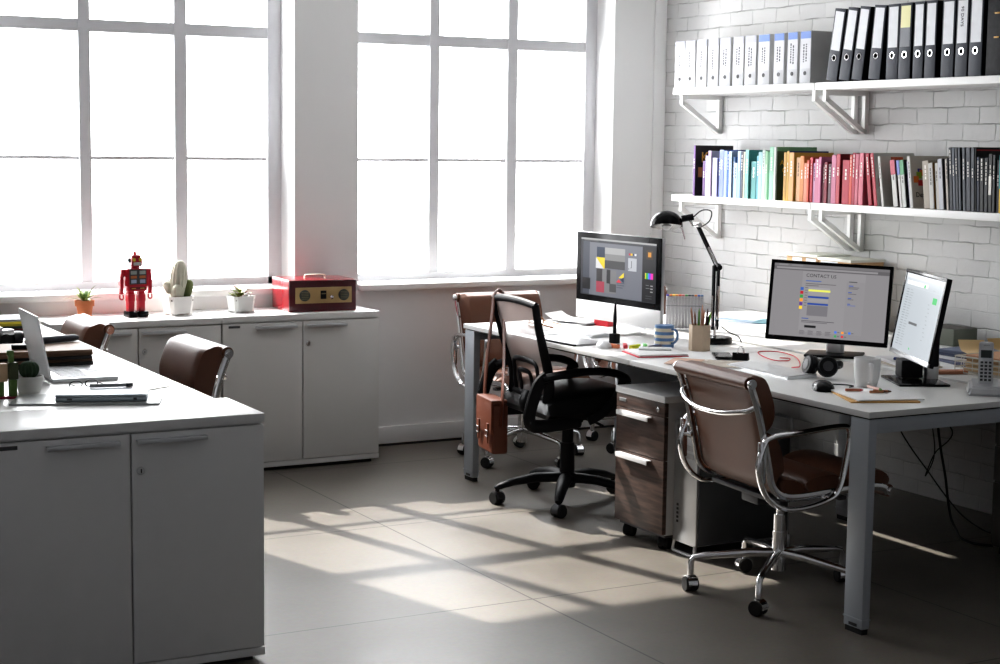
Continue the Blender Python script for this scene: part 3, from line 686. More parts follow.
# ------------------------------------------------------------------ black mesh chair
def mesh_chair():
    t = thing('office_chair', 'black office chair with see-through mesh back and padded seat, satchel hung on it', 'chair', (3.652, 6.06, 0), radians(-4))
    bf = None
    side = lambda q: smooth_path([(-.262, q*.200, .885), (-.243, q*.196, .79), (-.218, q*.190, .70), (-.190, q*.180, .61), (-.178, q*.172, .54), (-.182, q*.166, .47)], 6)
    m = MB()
    for q in (-1, 1):
        P = side(q); n = len(P); m.tube(P, [.013+.008*i/n for i in range(n)], 12, flat=(1.25, .85), up=(1, 0, 0))
    m.tube(smooth_path([(-.262, -.207, .880), (-.268, -.10, .889), (-.270, 0, .891), (-.268, .10, .889), (-.262, .207, .880)], 4), .012, 12, flat=(1.3, .9), up=(0, 0, 1))
    m.tube([(-.184, -.17, .485), (-.194, 0, .482), (-.184, .17, .485)], .013, 12, flat=(1.3, .8), up=(0, 0, 1))
    bf = m.build('back_frame', BLACKP, t)
    rows = [(-.264, .885, .196), (-.245, .79, .193), (-.220, .70, .187), (-.193, .61, .177), (-.181, .54, .169), (-.184, .485, .164)]
    vs = []; fs = []; nn = 10
    for x, z, w in rows:
        for j in range(nn+1):
            y = -1+2*j/nn; vs.append((x-.012*(1-y*y), y*w, z))
    for i in range(len(rows)-1):
        for j in range(nn): a = i*(nn+1)+j; fs.append((a, a+1, a+nn+2, a+nn+1))
    m = MB(); m.add(vs, fs); m.build('back_mesh', MESHF, bf)
    def arch(w, h, z0):
        xa = -.195
        return smooth_path([(xa, -w, z0), (xa-.008, -w, z0+h*.55), (xa-.016, -w*.86, z0+h*.93), (xa-.022, 0, z0+h), (xa-.016, w*.86, z0+h*.93), (xa-.008, w, z0+h*.55), (xa, w, z0)], 5)
    m = MB(); m.tube(arch(.115, .135, .50), .010, 10, flat=(.7, 1.2)); m.tube(arch(.055, .088, .50), .010, 10, flat=(.7, 1.2)); m.build('lumbar_support', BLACKP, bf)
    m = MB(); m.tube(smooth_path([(-.195, 0, .50), (-.215, 0, .45), (-.19, 0, .405), (-.06, 0, .392)], 5), .020, 12, flat=(.6, 1.6)); m.build('back_bracket', BLACKP, t)
    # seat
    vs, fs = superpad([(-.215, .428), (-.10, .425), (.06, .432), (.19, .432), (.262, .410)], .47, .085, .03); m = MB(); m.add(vs, fs); m.build('seat', BLACKL, t)
    for s in (-1, 1):
        W = .240
        p = smooth_path([(.150, s*W, .545), (.140, s*W, .572), (.06, s*W, .598), (-.06, s*W, .603), (-.18, s*W, .592), (-.245, s*W, .580)], 5)
        m = MB(); m.tube(p, .020, 12, flat=(.85, 1.4), up=(0, 0, 1))
        p = smooth_path([(-.225, s*W, .590), (-.262, s*W, .555), (-.292, s*W, .470), (-.300, s*W, .415), (-.275, s*W, .388), (-.18, s*W*.95, .385), (-.05, s*.20, .390)], 5)
        m.tube(p, .023, 12, flat=(.8, 1.2), up=(0, 1, 0))
        p = smooth_path([(.135, s*W, .560), (.11, s*W, .50), (.05, s*W, .43), (-.02, s*W*.95, .392)], 5); m.tube(p, .015, 12, flat=(.8, 1.3), up=(0, 1, 0))
        m.build('armrest', BLACKP, t)
    m = MB(); m.box((-.11, -.10, .372), (.12, .10, .402), .01); m.box((.03, .04, .335), (.10, .10, .375), .012); m.build('tilt_mechanism', BLACKP, t)
    m = MB(); m.tube([(.02, -.09, .385), (.03, -.20, .38), (.03, -.26, .375)], .006, 8); m.build('lever', BLACKP, t)
    m = MB(); m.cyl((0, 0, .07), (0, 0, .12), .036, .040, 24); m.cyl((0, 0, .12), (0, 0, .265), .033, .030, 24); m.cyl((0, 0, .265), (0, 0, .345), .025, n=24); m.mat(1).cyl((0, 0, .345), (0, 0, .375), .013, n=18); m.build('gas_column', [BLACKP, CHROME], t)
    for k in range(5):
        a = radians(165+72*k); c, s = cos(a), sin(a); m = MB()
        path = [(.02*c, .02*s, .112), (.14*c, .14*s, .112), (.24*c, .24*s, .094), (.30*c, .30*s, .075), (.315*c, .315*s, .066)]
        m.tube(path, [.030, .028, .022, .018, .014], 12, flat=(.75, 1.1), up=(0, 0, 1)); m.cyl((.305*c, .305*s, .05), (.305*c, .305*s, .07), .009, n=12)
        lg = m.build('base_arm', BLACKP, t)
        caster(lg, .305*c, .305*s, a+pi/2+(.5, .9, .2, .6, -.4)[k], DARKG, .027, .05)
    return t
mesh_chair()
# satchel hanging from the corner of the mesh back
t = thing('satchel', 'brown leather satchel hanging by its strap from the mesh chair back', 'bag', (3.335, 6.15, .236), radians(-10))
m = MB(); m.box((-.036, -.095, 0), (.036, .105, .215), .016, 3); m.box((-.030, -.088, .2), (.030, .098, .228), .012, 3); body = m.build('bag_body', SATCHEL, t)
m = MB(); m.box((-.043, -.098, .085), (-.034, .108, .225), .004); m.box((-.043, -.098, .216), (.03, .108, .232), .006); m.build('flap', SATCHEL, t)
for yy in (-.055, .065):
    m = MB(); m.mat(0).box((-.048, yy-.010, .045), (-.042, yy+.010, .13), .002); m.mat(1).tube([(-.050, yy-.013, .075), (-.050, yy+.013, .075), (-.050, yy+.013, .10), (-.050, yy-.013, .10)], .002, 6, closed=True); m.build('buckle_strap', [SATCHEL, ALU], t)
m = MB()
def ribbon(m, P, w, th, up): m.tube(smooth_path(P, 5), 1.0, 8, flat=(th, w), up=up)
AX = Vector((.062, .140, .676))
ribbon(m, [(-.004, .108, .12), (-.002, .112, .26), (.012, .118, .42), (.036, .130, .60), tuple(AX+Vector((-.022, -.004, -.02))), tuple(AX)], .017, .0055, (1, 0, 0))
ribbon(m, [tuple(AX), tuple(AX+Vector((.022, .0, -.02))), (.070, .085, .56), (.045, .0, .40), (.012, -.085, .27), (.0, -.098, .12)], .017, .0055, (1, 0, 0))
m.build('shoulder_strap', SATCHEL, t)
m = MB(); m.tube([(.0-.012, .1155, .16), (.012, .1155, .16), (.012, .1155, .19), (-.012, .1155, .19)], .0022, 6, closed=True); m.tube([(.024, -.045, .33), (.050, -.045, .33), (.056, -.025, .36), (.03, -.025, .36)], .0022, 6, closed=True); m.build('strap_buckle', ALU, t)

# ------------------------------------------------------------------ walnut drawer pedestal + computer tower + dark pedestal
t = thing('drawer_pedestal', 'walnut-fronted drawer pedestal on casters with a pale top', 'drawer unit', (3.52, 5.135, 0))
X0, PW, PD, PH = 0, .335, .43, .600
m = MB(); m.box((.018, .002, .062), (PD, PW-.002, PH-.026)); m.build('carcass', plain('pedestal_grey', (.62, .62, .62), .45), t)
m = MB(); m.box((-.004, -.003, PH-.026), (PD+.003, PW+.003, PH), .003); m.build('top_panel', LAM, t)
m = MB(); m.box((0, 0, PH-.080), (.018, PW, PH-.028), .001); fp = m.build('front_panel', WALNUT, t)
ax = Matrix.Rotation(-pi/2, 3, 'Y')
m = MB(); m.lathe([(.009, 0), (.009, .004), (.006, .007), (0, .007)], (0, .040, PH-.055), 18, ax); m.build('lock', CHROME, fp)
m = MB(); m.box((-.0012, PW-.068, PH-.058), (.0005, PW-.020, PH-.044), .0004); m.build('name_plate', ALU, fp)
for z0, z1 in ((.352, PH-.083), (.066, .349)):
    m = MB(); m.box((0, 0, z0), (.018, PW, z1), .001); d = m.build('drawer', WALNUT, t)
    m = MB(); m.box((-.020, .085, z1-.012), (.001, PW-.03, z1-.008), .001); m.box((-.0225, .085, z1-.026), (-.0195, PW-.03, z1-.008), .001); m.build('handle', WHITEP, d)
m = MB(); m.box((.02, .01, .05), (PD-.01, PW-.01, .064)); m.build('base_plate', DARKG, t)
for cx in (.045, PD-.05):
    for cy in (.045, PW-.045): caster(t, cx, cy, .6, BLACKP, .025, .042, .025)

t = thing('computer_tower', 'aluminium computer tower with loop handles standing behind the brown chair', 'computer', (3.57, 4.985, 0))
TW, TD, TH = .150, .44, .475
m = MB(); m.mat(0).box((0, 0, .045), (.012, TW, TH-.02), .003); m.mat(0).box((.012, .004, .045), (TD, TW-.004, TH-.02), .003); m.build('case', [ALU], t)
m = MB(); m.box((.013, -.0015, .05), (TD-.01, .004, TH-.03), .001); m.build('side_panel', plain('tower_side_shaded', (.16, .165, .17), .4, .6), t)  # shadow on this side is put into a darker grey than the case
for xx in (-.004, TD-.004):
    for up_ in (0, 1):
        zz = [TH-.03, TH+.03] if up_ else [.05, .008]
        m = MB(); m.tube(smooth_path([(xx+.008, .008, zz[0]), (xx+.004, .006, zz[1]*.8+zz[0]*.2), (xx+.004, .022, zz[1]), (xx+.004, TW-.022, zz[1]), (xx+.004, TW-.006, zz[1]*.8+zz[0]*.2), (xx+.008, TW-.008, zz[0])], 4), .007, 10); m.build('handle', ALU, t)
m = MB(); m.box((-.0015, .025, .375), (.0005, TW-.025, .395), .0003); m.box((-.0015, .025, .405), (.0005, TW-.025, .425), .0003); m.build('drive_slot', plain('slot_grey', (.45, .45, .46), .4, .6), t)
m = MB()
for k in range(5): m.box((-.0015, .115, .12+.016*k), (.0006, .127, .129+.016*k), .0003)
m.build('port_panel', DARKG, t)
t = thing('drawer_pedestal', 'dark pedestal in shadow under the desk beside the hanging cables', 'drawer unit', (4.665, 4.075, 0))
m = MB(); m.box((0, 0, .03), (.36, .50, .56), .003); m.mat(1).box((.02, .02, 0), (.34, .48, .03)); m.build('carcass', [plain('dark_brown_board', (.05, .042, .04), .5), RUBBER], t)
for z0, z1 in ((.045, .28), (.29, .42), (.43, .55)):
    m = MB(); m.box((-.016, .01, z0), (0, .49, z1), .002); d = m.build('drawer', plain('dark_brown_front', (.045, .038, .036), .5), t)
    m = MB(); m.box((-.026, .17, z1-.03), (-.014, .33, z1-.022), .002); m.build('handle', DARKG, d)

# ------------------------------------------------------------------ cables under the desk
def cable(label, P, r=.0035, mat=RUBBER, name='cable'):
    q = smooth_path(P, 8); m = MB(); m.tube(q, r, 8)
    o = m.build(name, mat, at=tuple(q[-1])); return tag(o, label, 'cable', None)
cable('black cable running from the desk diagonally down to the floor', [(4.90, 5.50, .69), (4.90, 5.44, .46), (4.90, 5.37, .348), (4.90, 5.29, .271), (4.90, 5.19, .195), (4.90, 5.08, .11), (4.90, 4.97, .041), (4.90, 4.85, .006), (4.90, 4.76, .004), (4.89, 4.68, .004)], .003)
cable('thick black cable hanging straight from the desk and curling on the floor', [(4.85, 5.10, .69), (4.85, 5.09, .55), (4.85, 5.083, .41), (4.85, 5.06, .305), (4.85, 5.03, .206), (4.85, 5.007, .105), (4.85, 4.985, .033), (4.80, 4.90, .006), (4.723, 4.80, .006), (4.70, 4.70, .006), (4.74, 4.64, .006)], .005)
cable('thin black cable with a loop hanging near the brick wall under the desk', [(4.87, 5.15, .69), (4.87, 5.145, .50), (4.87, 5.135, .39), (4.87, 5.118, .308), (4.87, 5.126, .243), (4.87, 5.165, .175), (4.87, 5.15, .214), (4.87, 5.11, .287), (4.87, 5.04, .346), (4.87, 5.02, .385), (4.87, 5.05, .43), (4.87, 5.07, .52), (4.87, 5.07, .69)], .0025)

# ------------------------------------------------------------------ screens: local frame x = out of the glass, y = along the glass, z = up
def rects(m, items, mats, lift=.0004):
    """items: (y0,z0,y1,z1,rgb[,k]); flat picture elements laid on a screen facing local -X"""
    for n, it in enumerate(items):
        mats.append(scr(*it[4], k=it[5] if len(it) > 5 else 1.)); m.mat(len(mats)-1)
        x = -lift*(n+1)*.25
        y0, z0, y1, z1 = it[:4]
        m.quad((x, y0, z0), (x, y1, z0), (x, y1, z1), (x, y0, z1))
def poly(m, mats, pts, rgb, x):
    mats.append(scr(*rgb)); m.mat(len(mats)-1); m.add([(x, a, b) for a, b in pts], [tuple(range(len(pts)))])
TXT = Matrix(((0, 0, -1, 0), (-1, 0, 0, 0), (0, 1, 0, 0), (0, 0, 0, 1)))   # text on a face looking to -X, reading toward -Y
def txt(m, mats, body, size, y, z, rgb, x):
    mats.append(scr(*rgb)); m.mat(len(mats)-1); m.text(body, size, Matrix.Translation((x, y, z)) @ TXT, 0.)

# all-in-one computer: local y runs along the screen (+y = far, i.e. left as the user sees it)
def aio():
    a = Vector((3.942, 5.806)); b = Vector((3.905, 6.415)); mid = (a+b)/2
    ang = atan2(b.y-a.y, b.x-a.x)-pi/2
    t = thing('desktop_computer', 'silver all-in-one computer showing a dark layout program on the desk', 'computer', (mid.x, mid.y, DZ), ang)
    W = .625; H0, H1 = .045, .433; ch = .082
    m = MB(); m.box((0, -W/2, H0), (.018, W/2, H1), .006)
    # bulged back
    vs = []; fs = []; n = 9
    for i in range(n+1):
        for j in range(n+1):
            u, v = -1+2*i/n, -1+2*j/n; e = (1-u*u)*(1-v*v); vs.append((.018+.045*e**.6, u*W/2*.98, (H0+H1)/2+v*(H1-H0)/2*.97))
    for i in range(n):
        for j in range(n): k = i*(n+1)+j; fs.append((k, k+1, k+n+2, k+n+1))
    m.add(vs, fs); m.build('housing', ALU, t)
    m = MB(); m.box((-.002, -W/2+.001, H0+ch), (.001, W/2-.001, H1-.001), .001); m.build('bezel', BLACKG, t)
    m = MB(); m.box((-.0015, -W/2+.001, H0+.001), (.001, W/2-.001, H0+ch-.001), .0006); m.build('chin_panel', plain('silver_chin', (.80, .80, .80), .35, .35), t)
    sw = W/2-.035; z0, z1 = H0+ch+.026, H1-.026; hh = z1-z0
    m = MB(); m.T = Matrix.Translation((-.0024, 0, 0)); mats = []
    Y = lambda u: sw-2*sw*u            # u 0..1 from the reader's left
    Z = lambda v: z1-hh*v
    R = lambda u0, v0, u1, v1, c, k=1.: (Y(u0), Z(v1), Y(u1), Z(v0), c, k)
    it = [R(0, 0, 1, 1, (48, 50, 56)), R(0, 0, 1, .03, (150, 150, 150)), R(.03, .06, .13, .98, (66, 70, 80)), R(.12, .07, .83, .99, (104, 106, 114)), R(.22, .14, .33, .32, (30, 44, 66)),
          R(.33, .14, .60, .50, (120, 120, 120)), R(.33, .36, .60, .50, (62, 62, 64)), R(.33, .14, .60, .25, (150, 150, 150)), R(.22, .32, .33, .51, (216, 190, 40)), R(.22, .52, .49, .93, (112, 112, 114)), R(.22, .52, .30, .80, (50, 48, 50)), R(.36, .52, .41, .76, (40, 40, 42)),
          R(.40, .76, .49, .90, (70, 70, 72)), R(.22, .74, .33, .93, (150, 60, 76)), R(.65, .20, .675, .235, (170, 40, 60)), R(.675, .20, .70, .235, (210, 180, 40)), R(.70, .20, .725, .235, (40, 56, 90)), R(.725, .20, .75, .235, (210, 210, 210)), R(.645, .28, .755, .50, (168, 170, 176)),
          R(.50, .72, .60, .735, (78, 82, 92)), R(.50, .76, .60, .775, (78, 82, 92)), R(.50, .80, .58, .815, (78, 82, 92)),
          R(.83, .05, 1, .99, (26, 26, 30)), R(.88, .12, .96, .27, (56, 40, 24)), R(.90, .15, .94, .23, (190, 130, 40)), R(.88, .50, .905, .60, (40, 160, 60)), R(.905, .50, .92, .60, (60, 120, 220)), R(.92, .50, .94, .60, (110, 60, 210)), R(.94, .50, .97, .60, (210, 40, 150)), R(.868, .50, .88, .60, (200, 190, 40)),
          R(.03, .70, .14, .90, (24, 24, 28)), R(.88, .70, .92, .71, (110, 110, 112)), R(.88, .75, .93, .76, (110, 110, 112)), R(.94, .70, .97, .72, (140, 140, 140)), R(.94, .75, .97, .77, (140, 140, 140)), R(.94, .80, .97, .82, (140, 140, 140)), R(.88, .88, .96, .89, (70, 70, 74)), R(.88, .92, .96, .93, (70, 70, 74)), R(.05, .03, .25, .045, (90, 90, 92))]
    rects(m, it, mats)
    poly(m, mats, [(Y(.22), Z(.32)), (Y(.33), Z(.51)), (Y(.22), Z(.51))], (196, 196, 198), -.0052)
    poly(m, mats, [(Y(.60), Z(.54)), (Y(.60), Z(.64)), (Y(.53), Z(.64))], (214, 190, 48), -.0052)
    poly(m, mats, [(Y(.60), Z(.62)), (Y(.60), Z(.72)), (Y(.55), Z(.66))], (34, 50, 76), -.0053)
    poly(m, mats, [(Y(.50), Z(.72)), (Y(.57), Z(.72)), (Y(.535), Z(.66))], (196, 50, 66), -.0054)
    txt(m, mats, 'J', .035, Y(.69), Z(.42), (40, 40, 44), -.0056); txt(m, mats, ',', .04, Y(.655), Z(.47), (40, 40, 44), -.0056)
    m.build('screen', mats, t, smooth=False)
    # stand: foot plate and curved neck
    m = MB(); m.prism([(-.10, -.105), (.085, -.105), (.085, .105), (-.10, .105)], 'z', 0, .006)
    pr = smooth_path([(-.098, 0, .004), (-.02, 0, .006), (.05, 0, .010), (.082, 0, .03), (.088, 0, .08), (.072, 0, .18), (.055, 0, .23)], 5)
    for i in range(len(pr)-1):
        p, q = pr[i], pr[i+1]; m.add([(p.x, -.10, p.z), (p.x, .10, p.z), (q.x, .10, q.z), (q.x, -.10, q.z), (p.x+.006, -.10, p.z+.002), (p.x+.006, .10, p.z+.002), (q.x+.006, .10, q.z+.002), (q.x+.006, -.10, q.z+.002)], [(0, 1, 2, 3), (4, 7, 6, 5), (0, 3, 7, 4), (1, 5, 6, 2)])
    m.build('stand', plain('stand_silver', (.78, .78, .78), .3, .5), t)
    return t
aio()

def flat_monitor(label, a, b, z0, z1, base_at, tilt, depth, items, extra=None, silver=False, roll=0.):
    """a: end at the reader's left, b: at the reader's right, both on the screen line"""
    a, b = Vector(a), Vector(b); mid = (a+b)/2; W = (b-a).length
    ang = atan2(a.y-b.y, a.x-b.x)-pi/2                   # local +y toward the reader's left
    t = thing('computer_monitor', label, 'monitor', (base_at[0], base_at[1], DZ), ang)
    Rz = Matrix.Rotation(-ang, 4, 'Z'); off = Rz @ Vector((mid.x-base_at[0], mid.y-base_at[1], 0))
    zc = (z0+z1)/2-DZ; H = z1-z0
    T = Matrix.Translation((off.x, off.y, zc)) @ Matrix.Rotation(tilt, 4, 'Y') @ Matrix.Rotation(roll, 4, 'X')
    def mk(): m = MB(); m.T = T; return m
    m = mk(); m.box((0, -W/2, -H/2), (depth, W/2, H/2), .004); m.box((depth, -W*.3, -H*.3), (depth+.02, W*.3, H*.3), .01); hs = m.build('housing', BLACKP, t)
    bz = .013
    m = mk(); m.box((-.004, -W/2, -H/2), (.0, -W/2+bz, H/2), .001); m.box((-.004, W/2-bz, -H/2), (.0, W/2, H/2), .001); m.box((-.004, -W/2, H/2-bz), (.0, W/2, H/2), .001)
    m.build('bezel', BLACKG, t)
    m = mk(); m.box((-.004, -W/2, -H/2), (.0, W/2, -H/2+bz*1.3), .001); m.build('bezel', ALU if silver else BLACKG, t)
    sw = W/2-bz; zb, zt = -H/2+bz*1.3, H/2-bz; hh = zt-zb
    m = mk(); m.T = T @ Matrix.Translation((-.001, 0, 0)); mats = []
    Y = lambda u: sw-2*sw*u
    Z = lambda v: zt-hh*v
    rects(m, [(Y(u0), Z(v1), Y(u1), Z(v0), c) for u0, v0, u1, v1, c in items], mats, .0002)
    if extra: extra(m, mats, Y, Z)
    m.build('screen', mats, t, smooth=False)
    return t, mk, T, off
it = [(0, 0, 1, 1, (126, 124, 126)), (0, 0, 1, .035, (108, 106, 108)), (0, .035, 1, .085, (92, 90, 92)), (.04, .008, .12, .026, (126, 124, 126)), (.15, .008, .25, .026, (122, 120, 122)), (.02, .045, .9, .07, (132, 130, 132)),
      (.255, .09, .80, .93, (132, 130, 132)), (.64, .20, .80, .93, (129, 127, 129)), (.285, .215, .42, .228, (70, 96, 150)), (.285, .255, .55, .264, (92, 90, 92)), (.285, .28, .40, .289, (92, 90, 92)),
      (.315, .31, .50, .335, (142, 140, 144)), (.315, .338, .505, .366, (206, 208, 96)), (.315, .37, .50, .42, (138, 136, 138)), (.315, .43, .495, .455, (42, 70, 140)), (.315, .46, .495, .51, (138, 136, 138)), (.315, .525, .495, .55, (42, 70, 140)), (.315, .56, .495, .70, (110, 108, 112)),
      (.275, .735, .335, .747, (60, 84, 140)), (.275, .77, .56, .780, (88, 86, 90)), (.275, .79, .50, .798, (88, 86, 90)), (.305, .835, .405, .868, (34, 34, 36)),
      (.66, .195, .73, .207, (70, 70, 72)), (.66, .25, .70, .262, (60, 84, 150)), (.66, .272, .75, .28, (88, 86, 90)), (.66, .29, .74, .298, (88, 86, 90)), (.66, .34, .69, .352, (60, 84, 150)), (.66, .362, .73, .37, (88, 86, 90)), (.66, .42, .69, .432, (60, 84, 150)), (.66, .44, .71, .448, (88, 86, 90)), (.66, .50, .685, .512, (60, 84, 150)), (.66, .522, .73, .53, (80, 96, 150))]
for k, c in enumerate(((58, 92, 160), (170, 40, 50), (60, 140, 70), (226, 140, 50), (90, 60, 130), (226, 186, 50))): it.append((.245, .315+.052*k, .272, .356+.052*k, c))
for k in range(8): it.append((.285, .315+.035*k, .308, .322+.035*k, (86, 84, 88)))
for k in range(4):
    for q in range(5): it.append((.265+.075*k, .93+.012*q-.02, .265+.075*k+.04+.008*((k+q) % 2), .935+.012*q-.02, (70, 68, 72) if q == 0 else (94, 92, 96)))
for k, c in enumerate(((66, 110, 200), (230, 140, 50), (60, 110, 200))): it.append((.57+.06*k, .89, .59+.06*k, .92, c)); it.append((.595+.06*k, .90, .615+.06*k, .91, (90, 90, 94)))
for k, c in enumerate(((60, 150, 90), (196, 50, 60))): it.append((.57+.06*k, .945, .59+.06*k, .975, c)); it.append((.595+.06*k, .955, .615+.06*k, .965, (90, 90, 94)))
def ex1(m, mats, Y, Z): txt(m, mats, 'CONTACT US', .0185, Y(.285), Z(.168), (30, 28, 30), -.0042)
mon, mk, T, off = flat_monitor('black widescreen monitor showing a web page headed CONTACT US', (4.056, 5.216), (4.380, 4.874), .782, 1.096, (4.30, 5.10), radians(10), .024, it, ex1, False, radians(1.8))
m = MB(); m.box((-.075, -.11, 0), (.095, .11, .010), .004); m.build('stand_base', BLACKP, mon)
m = MB(); c0 = off; m.tube([(.03, 0, .008), (.03, 0, .10), (off.x+.05, off.y, .19)], 1, 12, flat=(.010, .036), up=(1, 0, 0)); m.build('stand_neck', ALU, mon)
it = [(0, 0, 1, 1, (168, 174, 179)), (0, 0, 1, .055, (180, 186, 190)), (.05, .09, .60, .14, (224, 228, 230)), (.50, .10, .545, .14, (60, 168, 96)), (.0, .165, 1, .168, (182, 188, 192)), (.78, .225, .885, .305, (60, 172, 96)), (.30, .60, .52, .632, (96, 98, 100)), (.74, .14, .80, .145, (150, 154, 158)), (.43, .92, .46, .945, (80, 180, 110))]
for k in range(22): it.append((.08+.004*(k % 3), .20+.034*k, .15, .209+.034*k, (122, 128, 134))); it.append((.18, .20+.034*k, .24+.01*((k*7) % 4), .209+.034*k, (142, 148, 152)))
for k in range(10): it.append((.70+.015*(k % 3), .32+.05*k, .74+.015*(k % 3), .328+.05*k, (136, 142, 146)))
mon2, mk, T, off = flat_monitor('tilted black monitor with a pale list page beside the cordless phone', (4.225, 4.655), (4.014, 4.224), .792, 1.104, (4.100, 4.400), radians(10), .016, it, None, True)
m = MB(); m.box((-.105, -.12, 0), (.075, .12, .008), .003); m.build('stand_base', BLACKG, mon2)
m = MB(); m.mat(0).cyl((off.x+.055, off.y, .006), (off.x+.055, off.y, .095), .026, n=24); m.mat(1).box((off.x+.03, off.y-.03, .05), (off.x+.075, off.y+.03, .165), .01); m.build('stand_neck', [ALU, BLACKP], mon2)
m = MB(); m.box((-.06, .02, .01), (.02, .10, .075), .008); m.build('cable_cover', BLACKP, mon2)

# ------------------------------------------------------------------ desk lamp
t = thing('desk_lamp', 'black articulated desk lamp with a dome shade behind the pencil cup', 'lamp', (4.112, 5.645, DZ))
m = MB(); m.lathe([(0, 0), (.072, 0), (.075, .004), (.075, .022), (.070, .027), (.02, .029), (0, .029)], (0, 0, 0), 36); m.build('lamp_base', BLACKG, t)
m = MB(); m.cyl((0, 0, .028), (0, 0, .07), .008, n=14); m.build('pivot_post', CHROME, t)
E0 = Vector((.006, .0, .318)); WR = Vector((-.066, .050, .494))
m = MB()
for s in (-1, 1): m.box((-.0045+.011*s, -.008, .055), (.0045+.011*s, .008, .325), .002)
m.build('lower_arm', BLACKP, t)
m = MB(); m.tube([(-.016, .0, .07), (-.014, .0, .20)], .004, 8); m.tube([(.006, -.01, .10), (.006, -.01, .24)], .0045, 10); m.build('spring', CHROME, t)
m = MB(); m.ball(E0, (.020, .014, .018)); m.cyl(E0+Vector((0, -.02, 0)), E0+Vector((0, .02, 0)), .011, n=16); m.build('elbow_joint', BLACKP, t)
m = MB(); d = (WR-E0); m.tube([E0, E0+d*.5, WR], 1, 4, flat=(.009, .010)); up_ = m.build('upper_arm', BLACKP, t)
m = MB(); m.tube([E0+d*.04+Vector((-.004, -.012, -.004)), E0+d*.5+Vector((-.004, -.012, -.004))], .0045, 10); m.build('spring', CHROME, up_)
m = MB(); m.cyl(WR+Vector((0, -.018, 0)), WR+Vector((0, .018, 0)), .010, n=16); m.build('wrist_joint', CHROME, t)
HC = Vector((-.180, .110, .505))
m = MB(); m.tube([WR, WR+Vector((-.018, .006, -.004)), HC+Vector((.082, -.04, .018)), HC+Vector((.062, -.03, .022))], .005, 8); m.build('head_bracket', CHROME, t)
m = MB(); prof = [(.068-.0*q, 0) for q in (0,)] + [(.068*cos(pi/2*q/9), .060*sin(pi/2*q/9)+.006) for q in range(0, 10)]
tl = Vector((0, 0, -1)).rotation_difference(Vector((-.12, -.19, -.975))).to_matrix()
m.mat(0).lathe(prof[:-1]+[(0, .066)], HC+Vector((0, 0, -.02)), 36, tl)
m.mat(1).lathe([(.066, .001), (.058, .018), (.035, .040), (0, .046)], HC+Vector((0, 0, -.02)), 36, tl)
sh = m.build('lamp_shade', [BLACKG, WHITEP], t)
m = MB(); m.tube([HC+Vector((.058, -.024, .012)), HC+Vector((.10, -.05, .022))], .014, 14); m.build('shade_collar', BLACKP, sh)
m = MB(); m.ball(HC+Vector((0, 0, -.012)), (.022, .022, .024)); m.build('bulb', WHITEP, sh)
m = MB(); m.tube([HC+Vector((.055, -.025, -.012)), HC+Vector((.063, -.03, -.045)), HC+Vector((.070, -.034, -.072))], .003, 8); m.build('handle_rod', CHROME, sh)
m = MB(); m.tube(smooth_path([HC+Vector((.10, -.05, .022)), HC+Vector((.13, -.07, .05)), HC+Vector((.165, -.085, .045)), HC+Vector((.16, -.08, .005)), WR+Vector((.012, -.006, -.01))], 6), .0026, 8); m.build('shade_cord', BLACKP, t); m = MB(); m.tube(smooth_path([(.02, -.02, .07), (.05, -.04, .045), (.085, -.05, .03), (.10, -.055, .004)], 5), .0026, 8); m.build('power_cord', BLACKP, t)

# ------------------------------------------------------------------ small things on the bench desks
def RZ(x, y, z, a=0): return Matrix.Translation((x, y, z)) @ Matrix.Rotation(radians(a), 4, 'Z')
def sheet(name, label, cat, x, y, z, a, w, d, h, mat, group=None, skew=0, curl=0.):
    """a flat rectangular thing lying on a surface, its long side along local y"""
    m = MB()
    if curl:
        n = 8; vs = []; fs = []
        for i in range(n+1):
            for j in (0, 1):
                u = i/n; vs.append((-w/2+w*j, -d/2+d*u, curl*(2*u-1)**2*max(0, u-.4)+.0003))
        for i in range(n): fs.append((2*i, 2*i+1, 2*i+3, 2*i+2))
        m.add(vs, fs); m.add([(v[0], v[1], v[2]+h) for v in vs], fs)
    else:
        m.box((-w/2, -d/2, 0), (w/2, d/2, h), min(.001, h*.3), 1)
    o = m.build(name, mat, loc=(x, y, z), rot=(0, 0, radians(a))); return tag(o, label, cat, group)
def keyboard(label, x, y, z, a, w=.43, d=.115, scale=1.):
    t = thing('keyboard', label, 'keyboard', (x, y, z), radians(a))
    m = MB(); m.prism([(-d/2, 0), (d/2, 0), (d/2, .016), (-d/2, .006)], 'y', -w/2, w/2); m.build('keyboard_base', ALU, t)
    m = MB(); sl = Matrix.Rotation(-atan2(.010, d), 4, 'Y'); m.T = Matrix.Translation((0, 0, .0112)) @ sl
    for r in range(6):
        n = 14; xx = d/2-.008-(d-.016)*(r+.5)/6; dz = (d-.016)/6
        if r == 5: ks = [1, 1, 1, 1.3, 5, 1.3, 1, 1, 1]
        else: ks = [1]*n if r else [.9]*n
        tot = sum(ks); u = (w-.016)/tot; yy = (w/2-.008)
        for k in ks:
            m.box((xx-dz*.43, yy-k*u+.0013, 0), (xx+dz*.43, yy-.0013, .0022)); yy -= k*u
    m.build('keys', WHITEP, t); return t
